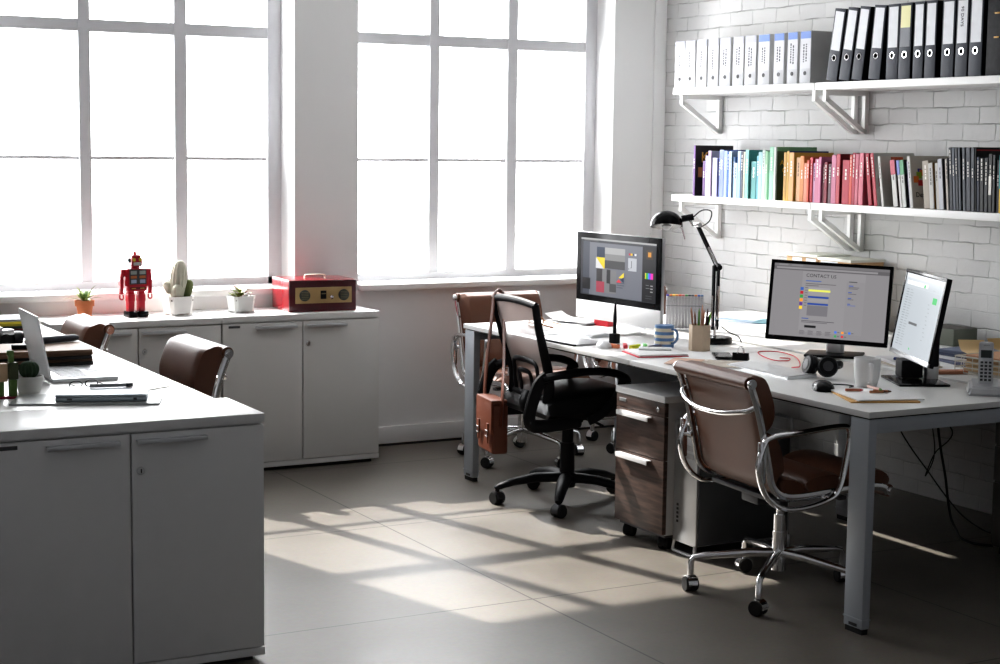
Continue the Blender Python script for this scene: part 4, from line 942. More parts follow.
def mouse(label, x, y, z, a, mat=WHITEP, s=1.):
    m = MB(); vs = []; fs = []; n, k = 14, 18
    for i in range(n+1):
        u = -1+2*i/n; w = .029*(max(0, 1-abs(u)**3.2))**.5*s; hgt = .026*(max(0, 1-(u*.98)**2))**.55*s
        for j in range(k+1):
            a_ = pi*j/k; vs.append((u*.056*s, w*cos(a_), hgt*sin(a_)**.7 if 0 < j < k else 0))
    for i in range(n):
        for j in range(k): q = i*(k+1)+j; fs.append((q, q+1, q+k+2, q+k+1))
    m.add(vs, fs); o = m.build('computer_mouse', mat, loc=(x, y, z), rot=(0, 0, radians(a))); return tag(o, label, 'mouse')
Z0 = DZ+.0004
# --- in front of the all-in-one
keyboard('white keyboard in front of the all-in-one computer', 3.755, 6.16, Z0, 4, .34, .10)
mouse('white mouse beside the pen stand', 3.60, 5.70, Z0, 70)
t = thing('graphics_tablet', 'flat dark pen tablet lying along the desk edge by the mouse', 'tablet', (3.572, 5.895, Z0), radians(2))
m = MB(); m.box((-.085, -.13, 0), (.085, .13, .008), .003); m.build('tablet_body', plain('tablet_grey', (.32, .32, .33), .35), t)
m = MB(); m.box((-.086, -.131, 0), (-.07, .131, .0085), .002); m.build('front_edge', BLACKP, t)
t = thing('pen_stand', 'black block pen stand holding a stylus upright before the all-in-one computer', 'pen holder', (3.715, 5.80, Z0), radians(20))
m = MB(); m.box((-.0165, -.0165, 0), (.0165, .0165, .040), .002); m.build('stand_block', BLACKP, t)
t = thing('stylus', 'black stylus pen standing upright in the black block', 'pen', (3.715, 5.80, Z0+.0402), 0)
m = MB(); m.tube([(0, 0, 0), (0, 0, .05), (.001, 0, .118), (.001, 0, .132)], [.0075, .008, .005, .003], 12); m.build('stylus_body', BLACKP, t)
# striped mug
def mug(label, x, y, z, r, h, a, bands=None, mat=WHITEP):
    t = thing('mug', label, 'mug', (x, y, z), radians(a)); m = MB()
    th = .0035
    if bands:
        zz = 0; prof = []; mats = [b[1] for b in bands]
        for k, (z1, _) in enumerate(bands):
            m.mat(k).lathe([(r, zz*h), (r, z1*h)], n=32) if False else None
            vs = []; fs = []; n = 36
            for q in range(n):
                A = 2*pi*q/n; vs += [(r*cos(A), r*sin(A), zz*h), (r*cos(A), r*sin(A), z1*h)]
            for q in range(n): q2 = (q+1) % n; fs.append((2*q, 2*q2, 2*q2+1, 2*q+1))
            m.mat(k).add(vs, fs); zz = z1
        m.mat(len(bands)-1).lathe([(r, h), (r-th, h), (r-th, th), (0, th)], n=36); m.mat(0).lathe([(0, 0), (r, 0)], n=36)
    else:
        mats = [mat]; m.lathe([(0, 0), (r*.72, 0), (r*.80, .004), (r*.92, h*.35), (r, h*.75), (r, h), (r-th, h), (r-th, h*.75), (r*.9-th, h*.35), (r*.7, th), (0, th)], n=36)
    m.build('mug_body', mats, t)
    m = MB(); R0 = r*.97; p = smooth_path([(R0-.004, 0, h*.82), (R0+.016, 0, h*.84), (R0+.028, 0, h*.66), (R0+.026, 0, h*.42), (R0+.012, 0, h*.24), (R0*.92-.002, 0, h*.2)], 5)
    m.tube(p, .0055, 10, flat=(.8, 1.3)); m.build('handle', mats[0] if not bands else cs(98, 136, 184, .3), t)
    return t
CREAM = cs(232, 224, 206, .3); SKY = cs(104, 146, 196, .3)
mug('blue and cream striped mug beside the pencil cup', 3.835, 5.610, Z0, .040, .090, -72, [(.16, SKY), (.30, CREAM), (.44, SKY), (.58, CREAM), (.72, SKY), (.88, CREAM), (1., SKY)])
# hexagonal pencil cup
t = thing('pencil_cup', 'hexagonal pale wooden pencil cup between the mug and the lamp', 'pencil cup', (3.905, 5.462, Z0), radians(12))
m = MB(); ro, ri, hh = .044, .039, .104
for (r, rev) in ((ro, 0), (ri, 1)):
    vs = []
    for q in range(6): A = pi/3*q; vs += [(r*cos(A), r*sin(A), 0 if not rev else .004), (r*cos(A), r*sin(A), hh)]
    m.add(vs, [(2*q, 2*((q+1) % 6), 2*((q+1) % 6)+1, 2*q+1) for q in range(6)] + [tuple(2*q for q in range(6))])
m.add([(r*cos(pi/3*q), r*sin(pi/3*q), hh) for r in (ro, ri) for q in range(6)], [(q, (q+1) % 6, 6+(q+1) % 6, 6+q) for q in range(6)])
m.build('cup', plain('pale_wood', srgb(214, 194, 170), .6, var=.05, vscale=30), t, ang=.3)
PC = [('reddish brown pencil leaning toward the window in the pencil cup', -.02, .020, -.022, .042, .165, (150, 100, 78)), ('thin brown pencil second from the window in the pencil cup', -.012, .012, -.016, .02, .150, (120, 84, 70)), ('green pen standing in the pencil cup', .0, .012, .003, .012, .162, (86, 150, 60)), ('tan pencil with a pale tip in the pencil cup, tallest of the pencils', .006, -.003, .010, -.003, .178, (196, 150, 124)),
      ('rosy wooden pencil standing mid pencil cup', .012, -.008, .014, -.012, .160, (186, 128, 104)), ('dark pen leaning toward the lamp in the pencil cup', .015, -.018, .022, -.030, .165, (70, 44, 40)), ('black marker leaning toward the lamp in the pencil cup', .02, -.02, .032, -.026, .140, (30, 30, 34)), ('bright green pencil leaning toward the lamp in the pencil cup', .025, -.012, .040, -.030, .150, (110, 180, 50))]
for lab, bx, by, tx, ty_, L, c in PC:
    m = MB(); b = Vector((bx*.6, by*.6, .006)); tp = Vector((tx*.9, ty_*.85, L+.008)); dd = (tp-b).normalized()
    m.mat(0).tube([b, tp-dd*.016], .0042, 6); m.mat(1).tube([tp-dd*.016, tp-dd*.004, tp], [.0042, .0016, .0005], 6)
    nm = 'pen' if 'pen ' in lab else ('marker' if 'marker' in lab else 'pencil')
    tag(m.build(nm, [cs(*c), cs(int(c[0]*.8+40), int(c[1]*.8+34), int(c[2]*.8+30))], at=None, loc=(3.905, 5.462, Z0)), lab, nm, 'pencils and pens in the wooden cup')
# marker set in a clear case
t = thing('marker_case', 'clear stand-up case holding a row of grey markers behind the striped mug', 'case', (4.29, 6.12, Z0), radians(58))
m = MB(); m.box((-.012, -.085, 0), (.012, .085, .004)); m.box((-.012, -.085, 0), (-.0105, .085, .145)); m.box((.0105, -.085, 0), (.012, .085, .12)); m.box((-.012, -.086, 0), (.012, -.085, .14)); m.box((-.012, .085, 0), (.012, .086, .14)); m.build('case_shell', CLEARP, t)
caps = [(70, 70, 160), (222, 130, 60), (230, 196, 60), (226, 150, 60), (210, 90, 60), (200, 120, 120), (80, 160, 90), (70, 80, 90), (90, 90, 100), (210, 130, 60), (80, 110, 190), (100, 130, 170)]
cnames = ['violet', 'orange', 'yellow', 'amber', 'red-orange', 'dusty pink', 'green', 'slate', 'grey', 'burnt orange', 'blue', 'steel blue']
for k, c in enumerate(caps):
    m = MB(); yy = .0765-.0139*k
    m.mat(0).box((-.009, yy-.0062, .0045), (.009, yy+.0062, .150), .002); m.mat(1).box((-.0085, yy-.006, .150), (.0085, yy+.006, .157), .002); m.mat(2).box((-.0093, yy-.0063, .105), (.0093, yy+.0063, .108))
    o = m.build('marker', [cs(172, 172, 178, .4), cs(*c), cs(84, 86, 92)]); o.matrix_world = t.matrix_world
    o.location = (4.29, 6.12, Z0); o.rotation_euler = (0, 0, radians(58))
    tag(o, 'grey-bodied marker with a %s cap, %s from the all-in-one computer in the clear case' % (cnames[k], ordinal(k+1)), 'marker', 'grey markers in the clear case')
# highlighters
for lab, x, y, a, c in (('orange highlighter lying by the mouse', 3.625, 5.665, 100, (240, 150, 110)), ('pink-red highlighter between the orange and yellow ones', 3.665, 5.640, 60, (226, 70, 86)), ('yellow highlighter lying before the striped mug', 3.685, 5.605, 30, (222, 220, 60)), ('green highlighter with a white body near the mug', 3.735, 5.600, 60, (120, 210, 120)), ('dark blue capped highlighter closest to the striped mug', 3.755, 5.565, 20, (66, 70, 96))):
    m = MB(); m.mat(0).box((-.03, -.0085, .0), (.018, .0085, .0165), .004); m.mat(1).box((.018, -.0075, .001), (.045, .0075, .0155), .003)
    o = m.build('highlighter', [cs(*c), cs(*[int(min(255, v*1.04+8)) for v in c])], loc=(x, y, Z0), rot=(0, 0, radians(a))); tag(o, lab, 'highlighter', 'highlighters scattered by the mouse')
# red-edged notebook, tablet and papers
t = thing('notebook', 'white notebook with a red cover edge lying near the desk joint', 'notebook', (3.665, 5.425, Z0), radians(-14))
m = MB(); m.mat(0).box((-.105, -.10, 0), (.105, .10, .004), .001); m.build('cover', cs(206, 46, 66), t)
m = MB(); m.box((-.098, -.096, .004), (.103, .098, .011), .001); m.build('pages', PAPER, t)
sheet('phone', 'thin white phone resting on the red-edged notebook', 'phone', 3.70, 5.475, Z0+.0114, 55, .065, .13, .007, WHITEP)
sheet('paper_sheet', 'white paper sheet with a curled corner near the pencil cup', 'paper', 3.80, 5.27, Z0, -38, .18, .28, .0006, PAPER, None, 0, .004)
sheet('phone', 'black phone lying under the curled paper near the binder clip', 'phone', 3.845, 5.222, Z0+.0052, -30, .07, .14, .008, BLACKG)
for k, (x, y, a, w, d, c, lab) in enumerate(((3.66, 5.12, -20, .16, .22, (214, 206, 196), 'beige envelope on the desk behind the brown chair back'), (3.74, 5.06, -38, .14, .20, (196, 186, 172), 'tan envelope poking past the brown chair top'), (3.63, 5.17, -48, .12, .18, (206, 170, 150), 'pinkish card at the desk edge by the brown chair'))):
    sheet('envelope' if k < 2 else 'card', lab, 'envelope' if k < 2 else 'card', x, y, Z0+.0016*k, a, w, d, .0012, cs(*c))
# binder clip
t = thing('binder_clip', 'black binder clip standing on the desk near the keyboard', 'clip', (3.875, 5.145, Z0), radians(40)); t.scale = (1.2, 1.2, 1.15)
m = MB(); m.prism([(-.013, 0), (.013, 0), (.004, .024), (-.004, .024)], 'y', -.026, .026); m.build('clip_body', BLACKP, t)
for s in (-1, 1):
    m = MB(); m.tube(smooth_path([(.006*s, -.010, .022), (.006*s, -.008, .038), (.006*s, 0, .046), (.006*s, .008, .038), (.006*s, .010, .022)], 4), .001, 6); m.build('wire_handle', CHROME, t)
# things by the far end of the all-in-one
for k, (x, y, a, w, d, lab) in enumerate(((3.66, 6.44, 10, .16, .24, 'white papers at the far desk end behind the mesh chair'), (3.86, 6.56, -8, .20, .26, 'loose white paper sheets beyond the all-in-one computer'), (3.60, 6.24, 4, .12, .17, 'white note sheet under the eyeglasses'))):
    sheet('paper_sheet', lab, 'paper', x, y, Z0+.0005*k, a, w, d, .002, PAPER)
sheet('folder', 'dark grey folder lying at the far end of the computer desk', 'folder', 4.0, 6.53, Z0+.004, 14, .17, .23, .007, cs(110, 112, 116))
sheet('paper_sheet', 'curled white sheet resting over the dark grey folder', 'paper', 3.97, 6.55, Z0+.0125, 30, .16, .22, .0008, PAPER, None, 0, .05)
m = MB(); m.box((-.028, -.042, 0), (.028, .042, .036), .003); o = m.build('gift_box', cs(190, 30, 46), loc=(4.035, 6.385, Z0), rot=(0, 0, radians(18))) ; tag(o, 'small red box behind the pen stand', 'box')
sheet('phone', 'dark phone lying by the white keyboard', 'phone', 3.80, 6.36, Z0, 35, .055, .11, .008, DARKG)
t = thing('eyeglasses', 'tortoiseshell eyeglasses lying on papers at the far desk end', 'glasses', (3.70, 6.43, Z0+.0035), radians(-60))
TORT = cs(176, 112, 60, .3)
m = MB()
for s in (-1, 1): m.tube([(.0+.004*cos(a), s*.033+.026*cos(a), .021+.020*sin(a)) for a in [2*pi*q/20 for q in range(20)]], .0032, 8, closed=True)
m.tube([(0, -.008, .024), (.002, 0, .027), (0, .008, .024)], .0024, 8); m.build('front_frame', TORT, t)
for s in (-1, 1):
    m = MB(); m.tube(smooth_path([(0, s*.060, .026), (.04, s*.058, .022), (.09, s*.052, .014), (.125, s*.046, .003)], 4), .0024, 8); m.build('temple', TORT, t)
# --- near desk
keyboard('white keyboard on the desk beside the headphones', 3.775, 4.83, Z0, -4, .40, .125)
t = thing('headphones', 'black over-ear headphones lying before the black monitor', 'headphones', (3.845, 4.64, Z0), radians(14)); t.scale = (.88, .88, .88)
m = MB(); m.tube(smooth_path([(-.005, -.058, .055), (.045, -.068, .060), (.090, -.045, .045), (.102, .0, .035), (.085, .045, .045), (.04, .060, .060), (-.015, .036, .058)], 6), .008, 10, flat=(1.5, .8)); m.build('headband', BLACKP, t)
for (c, d) in (((-.030, .030, .050), (-.80, .42, .25)), ((-.012, -.052, .050), (-.62, -.62, .30))):
    dv = Vector(d).normalized(); q = Vector((0, 0, 1)).rotation_difference(dv).to_matrix()
    m = MB(); m.mat(0).lathe([(0, -.014), (.034, -.014), (.041, -.008), (.042, .004), (.036, .012), (.0, .014)], c, 26, q); m.mat(1).lathe([(.021, .0118), (.021, .015), (.0, .0155)], c, 22, q); m.build('ear_cup', [BLACKP, DARKG], t)
    m = MB(); q2 = q; m.tube([Vector(c)+q @ Vector((.031*cos(a), .031*sin(a), -.018)) for a in [2*pi*k/20 for k in range(20)]], .011, 10, closed=True); m.build('ear_cushion', BLACKL, t)
o = mouse('black computer mouse lying in front of the headphones', 3.660, 4.392, Z0, 58, BLACKG, 1.25)
q = smooth_path([(3.70, 4.46, Z0+.008), (3.75, 4.46, Z0+.004), (3.79, 4.44, Z0+.003), (3.80, 4.40, Z0+.003), (3.77, 4.385, Z0+.003)], 6); m = MB(); m.tube(q, .0022, 6); o2 = m.build('cord', RUBBER, o); o2.matrix_parent_inverse = o.matrix_world.inverted() if False else Matrix.LocRotScale(o.location, o.rotation_euler, None).inverted()
q = smooth_path([(3.812, 4.712, Z0+.03), (3.85, 4.80, Z0+.015), (3.95, 4.88, Z0+.0025), (4.06, 5.02, Z0+.0025), (4.14, 5.16, Z0+.0025), (4.16, 5.28, Z0+.0025), (4.09, 5.31, Z0+.0025), (4.02, 5.20, Z0+.0025), (3.98, 5.07, Z0+.0025), (4.02, 5.04, Z0+.0025), (4.07, 5.09, Z0+.0025), (4.045, 5.12, Z0+.0025)], 7)
m = MB(); m.tube(q, .0021, 6); tag(m.build('headphone_cable', cs(206, 60, 76), at=(4.16, 5.28, Z0)), 'thin red headphone cable looping across the desk', 'cable')
mug('tall white mug beside the monitors', 3.85, 4.39, Z0, .046, .100, -118)
t = thing('envelope', 'brown envelope under white paper at the desk corner', 'envelope', (3.705, 4.185, Z0), radians(-24))
m = MB(); m.box((-.115, -.125, 0), (.115, .125, .005), .001); m.build('envelope_body', cs(206, 160, 92), t)
m = MB(); m.box((-.112, -.01, .0048), (.112, .0, .0055)); m.build('flap', cs(190, 142, 78), t)
tag(MB().box((-.112, -.122, 0), (.118, .12, .004), .001).build('paper_sheet', PAPER, loc=(3.715, 4.19, Z0+.0056), rot=(0, 0, radians(-18))), 'white paper lying on the brown envelope by the white mug', 'paper')
for lab, x, y, a, c, tipc, zz in (('red-tipped brown crayon pencil on the white paper', 3.688, 4.265, 62, (186, 112, 84), (200, 44, 54), 0), ('short brown crayon pencil crossing beneath the pale one', 3.735, 4.20, 75, (190, 132, 94), (110, 70, 50), 0), ('second brown crayon pencil beside the pale one', 3.757, 4.205, 50, (176, 118, 84), (100, 66, 48), 0), ('pale pink crayon pencil with a green tip lying across the brown ones', 3.742, 4.225, -8, (232, 196, 184), (90, 150, 60), .0085)):
    m = MB(); L = .085 if 'pale' in lab and 'across' in lab else .06
    m.mat(0).tube([(-L/2, 0, .0045), (L/2-.012, 0, .0045)], .0045, 8); m.mat(1).tube([(L/2-.012, 0, .0045), (L/2, 0, .0045)], [.0045, .0018], 8)
    tag(m.build('pencil', [cs(*c), cs(*tipc)], loc=(x, y, Z0+.0100+zz), rot=(0, 0, radians(a-90))), lab, 'pencil', 'crayon pencils on the white paper')
# papers between and behind the monitors
for k, (x, y, a, w, d, h, c, lab) in enumerate(((4.40, 4.79, -20, .17, .22, .012, (226, 226, 228), 'thick stack of white papers behind the two monitors'), (4.39, 4.775, -14, .17, .22, .006, (190, 180, 166), 'beige magazine under the white papers behind the monitors'))):
    sheet('paper_pad' if k == 0 else 'brochure', lab, 'paper' if k == 0 else 'brochure', x, y, Z0+(.0065 if k == 0 else 0), a, w, d, h, cs(*c))
m = MB(); m.mat(0).tube([(-.07, 0, .005), (.02, 0, .005)], .005, 8); m.mat(1).tube([(.02, 0, .005), (.065, 0, .005)], .0056, 8)
tag(m.build('pen', [cs(60, 150, 110), cs(46, 60, 120)], loc=(4.36, 4.735, Z0+.0190), rot=(0, 0, radians(110))), 'green pen with a blue cap on the papers behind the monitors', 'pen')
# wire tray with kraft papers, folders, green box, phone
t = thing('wire_tray', 'white wire letter tray full of kraft papers behind the cordless phone', 'tray', (4.53, 4.385, Z0), radians(8))
m = MB(); TWX, TWY, TH_ = .125, .155, .065
for z in (.006, .026, .046, TH_): m.tube([(-TWX, -TWY, z), (TWX, -TWY, z), (TWX, TWY, z), (-TWX, TWY, z)], .0022 if z < TH_ else .003, 6, closed=True)
for k in range(9):
    y = -TWY+2*TWY*k/8; m.tube([(-TWX, y, TH_), (-TWX, y, .006), (TWX, y, .006), (TWX, y, TH_)], .0016, 6)
for k in range(8):
    x = -TWX+2*TWX*k/7; m.tube([(x, -TWY, TH_), (x, -TWY, .006), (x, TWY, .006), (x, TWY, TH_)], .0016, 6)
m.build('wire_basket', cs(214, 212, 204, .4), t)
for k in range(5):
    c = ((206, 182, 146), (186, 160, 122), (216, 196, 160), (170, 140, 104), (196, 150, 116))[k]
    sheet('paper_bundle' if False else 'kraft_folder', ('pale kraft folder lowest in the wire tray', 'darker kraft folder second from the bottom of the wire tray', 'sand-coloured folder in the middle of the wire tray', 'brown kraft folder fourth up in the wire tray', 'reddish cardboard folder topmost on the wire tray')[k], 'folder', 4.53+.006*(k % 2), 4.385-.002*k, Z0+.010+.0125*k, 8+(-1, 1, -2, 1, -1)[k], .20, .27, .010, cs(*c), 'kraft folders in the wire tray', 0, 0)
for k, (x, y, a, c, lab) in enumerate(((4.60, 4.635, -30, (214, 186, 140), 'curled kraft paper poking up at the tray rim'), (4.69, 4.55, -10, (190, 160, 110), 'second curled kraft paper behind the tray rim'))):
    sheet('kraft_sheet', lab, 'paper', x, y, Z0+.055+.012*k, a, .10, .16, .0008, cs(*c), None, 0, .06)
for k in range(4):
    sheet('folder', ('dark blue folder at the bottom of the pile behind the tilted monitor', 'white document second in the pile behind the tilted monitor', 'navy folder third in the pile behind the tilted monitor', 'grey-blue folder on top of the pile behind the tilted monitor')[k], 'folder', 4.66+.01*k, 4.72-.006*k, Z0+.0125*k, -12+7*k, .20, .25, .0118, cs(*((40, 50, 84), (196, 196, 200), (48, 58, 88), (96, 106, 130))[k]), 'folders piled behind the tilted monitor')
sheet('leather_case', 'flat tan case lying beside the wire tray', 'case', 4.36, 4.52, Z0, 70, .05, .12, .012, cs(186, 128, 98))
t = thing('storage_box', 'grey-green card drawer box against the brick wall behind the monitors', 'box', (5.03, 5.27, Z0), radians(3))
m = MB(); m.box((-.07, -.13, 0), (.07, .17, .072), .002); m.mat(1).box((-.064, -.124, .0715), (.064, .164, .0726)); m.build('box_body', [cs(104, 108, 98), cs(60, 56, 50)], t)
m = MB(); m.tube(smooth_path([(-.0715, -.02, .035), (-.082, -.02, .032), (-.084, .02, .026), (-.0715, .03, .024)], 4), .003, 8); m.build('handle', DARKG, t)
t = thing('cordless_phone', 'silver cordless phone upright in its charging base at the desk end', 'telephone', (4.110, 4.094, Z0), radians(48))
# local -x faces the camera side
PH_ = plain('phone_silver', (.60, .61, .63), .35, .2)
vs = [(-.075, -.06, 0), (.06, -.06, 0), (.06, .06, 0), (-.075, .06, 0), (-.062, -.05, .030), (.05, -.05, .046), (.05, .05, .046), (-.062, .05, .030)]
m = MB(); b = bmesh.new(); bv = [b.verts.new(v) for v in vs]
for f in ((3, 2, 1, 0), (4, 5, 6, 7), (0, 1, 5, 4), (1, 2, 6, 5), (2, 3, 7, 6), (3, 0, 4, 7)): b.faces.new([bv[i] for i in f])
bmesh.ops.bevel(b, geom=b.edges[:], offset=.008, segments=3, affect='EDGES'); m.bm(b); m.build('charging_base', PH_, t)
m = MB(); m.T = Matrix.Translation((-.012, 0, .022)) @ Matrix.Rotation(radians(9), 4, 'Y'); m.box((-.013, -.024, 0), (.013, .024, .155), .011, 4); hs = m.build('handset', PH_, t)
TT = m.T
m = MB(); m.T = TT; m.box((-.0138, -.018, .100), (-.0125, .018, .126), .0005); m.build('display', cs(60, 66, 66, .2), hs)
m = MB(); m.T = TT
for r in range(6):
    for c in range(3): m.box((-.0142, -.018+.0135*c, .022+.0118*r), (-.0125, -.009+.0135*c, .029+.0118*r), .0006, 1)
m.build('keys', cs(60, 62, 66), hs)
m = MB(); m.T = TT
for k in range(5): m.box((-.0139, -.008+.004*k-.0006, .140), (-.0127, -.008+.004*k+.0006, .144))
m.build('speaker_slots', DARKG, hs)
# papers on the wall-side desk
for k, (x, y, a, w, d, c, lab) in enumerate(((4.62, 6.28, 12, .30, .42, (226, 228, 230), 'large white drawing sheet on the wall-side desk behind the lamp'), (4.70, 6.02, -16, .30, .42, (222, 226, 232), 'overlapping white drawing sheet on the wall-side desk'), (4.78, 6.30, 28, .21, .30, (176, 196, 216), 'pale blue sheet among the white drawings'), (4.62, 5.82, -8, .21, .30, (236, 238, 238), 'white sheet beside the black monitor on the wall-side desk'), (4.88, 6.12, 40, .21, .30, (120, 168, 182), 'teal card among the white drawings'), (4.86, 5.84, 8, .24, .32, (206, 216, 226), 'bluish paper under the black monitor side on the wall-side desk'))):
    sheet('drawing_sheet' if 'drawing sheet' in lab else 'paper_sheet', lab, 'paper', x, y, Z0+.0018*k, a, w, d, .0015, cs(*c), None)
for k, (y0, y1, h, x0) in enumerate(((6.010, 6.235, .306, 4.95), (5.775, 6.000, .300, 4.95))):
    t = thing('cardboard_box', ('kraft cardboard box with a white label against the brick wall, lower one', 'kraft cardboard box beside the labelled one behind the monitor')[k], 'box', (x0, (y0+y1)/2, Z0+.011), 0, 'cardboard boxes behind the monitor')
    hw = (y1-y0)/2; m = MB(); m.box((0, -hw, 0), (.19, hw, h), .002); m.build('box_body', KRAFT, t)
    m = MB(); m.box((-.006, -hw-.004, h-.004), (.196, hw+.004, h+.008), .002); m.build('lid', cs(206, 206, 196), t)
    m = MB()
    if k == 0: m.box((-.001, -.10, h-.08), (.0005, -.03, h-.008)); m.box((-.001, .0, h-.07), (.0005, .07, h-.008))
    else: m.box((-.001, -.02, h-.06), (.0005, .10, h-.006))
    m.build('label', cs(214, 216, 220), t)
t = thing('wall_socket', 'white socket strip on the brick wall between the monitors', 'socket', (XB-.001, 5.56, .775), 0)
m = MB(); m.box((-.014, -.10, -.03), (0, .10, .03), .003); m.build('socket_plate', WHITEP, t)
m = MB()
for k in range(3): m.box((-.0150, -.085+.062*k, -.018), (-.0135, -.045+.062*k, .018), .002)
m.build('socket_face', cs(190, 190, 190), t)

# ------------------------------------------------------------------ on the far cabinets
CZ = .7355
t = thing('radio', 'red retro radio with a tan front panel and round dials on the cabinet', 'radio', (3.035, 7.315, CZ), radians(-3))
m = MB(); m.box((-.170, 0, 0), (.170, .255, .152), .008, 3); m.build('radio_case', plain('radio_red', srgb(150, 22, 36), .25, var=.08, coat=.5), t)
m = MB(); m.box((-.168, -.003, .003), (.168, .004, .149), .005); fp = m.build('front_frame', plain('radio_dark_red', srgb(74, 16, 26), .3, coat=.4), t)
m = MB(); m.box((-.138, -.0055, .040), (.145, -.001, .116), .002); pn = m.build('front_panel', plain('radio_tan', srgb(178, 150, 104), .5, var=.08), t)
ax = Matrix.Rotation(pi/2, 3, 'X')
for x in (-.092, .104):
    m = MB(); m.mat(0).lathe([(0, 0), (.027, 0), (.027, .003), (.024, .005), (.0, .005)], (x, -.0054, .078), 30, ax); m.mat(1)
    for k in range(-2, 3): m.box((x-.018, -.0112, .078+.008*k-.0015), (x+.018, -.0103, .078+.008*k+.0015))
    m.build('speaker', [plain('radio_grille', (.05, .055, .05), .5), cs(120, 116, 90)], pn)
m = MB(); m.mat(0).box((-.013, -.0075, .060), (.016, -.005, .100), .001); m.mat(1).box((-.009, -.0083, .083), (.012, -.0074, .088)); m.build('display', [BLACKP, cs(130, 124, 96)], pn)
m = MB(); m.lathe([(0, 0), (.010, 0), (.009, .012), (.0, .013)], (.040, -.0054, .068), 22, ax); m.build('knob', CHROME, pn)
m = MB(); m.tube(smooth_path([(-.055, .10, .150), (-.055, .10, .163), (-.045, .10, .168), (.035, .10, .168), (.045, .10, .163), (.045, .10, .150)], 4), .005, 10, flat=(.7, 1.8)); m.build('handle', cs(222, 214, 196), t)

def pot_square(label, x, y, w, h, mat):
    t = thing('potted_plant', label, 'plant', (x, y, CZ), radians(6)); m = MB()
    a, b, th = w*.42, w/2, .005; k = .14
    def ring(r, z): c = r*k*2; return [(-r+c, -r, z), (r-c, -r, z), (r, -r+c, z), (r, r-c, z), (r-c, r, z), (-r+c, r, z), (-r, r-c, z), (-r, -r+c, z)]
    rings = [ring(a, .006), ring(b, h), ring(b-th, h), ring(b-th-.002, h-.015)]; vs = sum(rings, [])
    fs = [(8*i+j, 8*i+(j+1) % 8, 8*(i+1)+(j+1) % 8, 8*(i+1)+j) for i in range(3) for j in range(8)] + [tuple(range(8))]
    m.add(vs, fs)
    for sx in (-1, 1):
        for sy in (-1, 1): m.box((sx*a*.75-.012, sy*a*.75-.012, 0), (sx*a*.75+.012, sy*a*.75+.012, .007))
    m.build('pot', mat, t)
    m = MB(); m.box((-b+th+.003, -b+th+.003, h-.022), (b-th-.003, b-th-.003, h-.012), .004); m.build('soil', SOIL, t)
    return t
POTW = plain('pot_white', (.80, .78, .75), .4, var=.04); POTG = plain('pot_grey', (.62, .62, .60), .6, var=.08)
t = pot_square('white pot with a tall fuzzy cactus and two short arms', 2.363, 7.44, .125, .086, POTW)
def fuzzy(name, c, r, mat, M=None, ribs=14):
    m = MB(); vs = []; fs = []; n, k = ribs*4, 18
    for i in range(k+1):
        th = pi*i/k
        for j in range(n):
            a = 2*pi*j/n; sin_ = max(0., sin(th)); g = 1+.05*cos(ribs*a)*sin_; q = Vector((r[0]*sin_**.7*cos(a)*g, r[1]*sin_**.7*sin(a)*g, r[2]*cos(th)))
            vs.append(Vector(c)+(M @ q if M is not None else q))
    for i in range(k):
        for j in range(n): j2 = (j+1) % n; fs.append((i*n+j, (i+1)*n+j, (i+1)*n+j2, i*n+j2))
    m.add(vs, fs); return m.build(name, mat, t)
fuzzy('cactus_column', (.004, .0, .155), (.038, .038, .096), BEIGE, Matrix.Rotation(radians(5), 3, 'Y'))
fuzzy('cactus_arm', (-.014, -.032, .105), (.025, .025, .036), BEIGE)
fuzzy('cactus_arm', (.046, -.008, .115), (.022, .022, .045), CACTG, Matrix.Rotation(radians(16), 3, 'Y'))
fuzzy('cactus_arm', (-.042, .015, .125), (.018, .018, .030), BEIGE, Matrix.Rotation(radians(-22), 3, 'Y'))
def leaf(m, base, dirv, L, w, droop=.3, n=6):
    d = Vector(dirv).normalized(); side = d.cross(Vector((0, 0, 1)));
    if side.length < 1e-3: side = Vector((1, 0, 0))
    side.normalize(); vs = []; fs = []
    for i in range(n+1):
        u = i/n; p = Vector(base)+d*(L*u)+Vector((0, 0, -droop*L*u*u)); ww = w*(sin(pi*min(1, u*.93+.07))**.8)*(1 if i < n else 0)
        up = side.cross(d)*(.25*ww)
        vs += [p-side*ww+up, p, p+side*ww+up]
    for i in range(n):
        for j in (0, 1): a = 3*i+j; fs.append((a, a+1, a+4, a+3))
    m.add(vs, fs)
t = pot_square('small grey square pot with a low red-green succulent', 2.667, 7.43, .112, .077, POTG)
m = MB()
for k in range(48):
    a = random.uniform(0, 2*pi); r = random.uniform(0, .040); c = (-.006+r*cos(a), r*sin(a), .070+random.uniform(0, .035)); m.mat(k % 3 == 0)
    leaf(m, c, (cos(a), sin(a), random.uniform(.4, 1.4)), random.uniform(.028, .045), .010, .3, 4)
for k in range(6):
    m.mat(1); leaf(m, (.03+.004*k, -.01+.008*(k % 3), .068), (random.uniform(-1, 1), random.uniform(-1, 1), .8), .02, .005, .2, 4)
m.build('foliage', [plain('succulent_green', srgb(128, 140, 66), .5, var=.25, vscale=60), plain('succulent_red', srgb(120, 74, 58), .5, var=.25, vscale=60)], t)
t = thing('potted_plant', 'terracotta pot with a spiky variegated plant on the cabinet end', 'plant', (1.93, 7.44, CZ-.002), 0)
m = MB(); m.lathe([(0, 0), (.028, 0), (.037, .056), (.043, .056), (.045, .082), (.040, .082), (.038, .07), (.0, .07)], n=32); m.build('pot', TERRA, t)
m = MB(); m.lathe([(.038, .071), (.02, .077), (0, .079)], n=20); m.build('soil', SOIL, t)
m = MB()
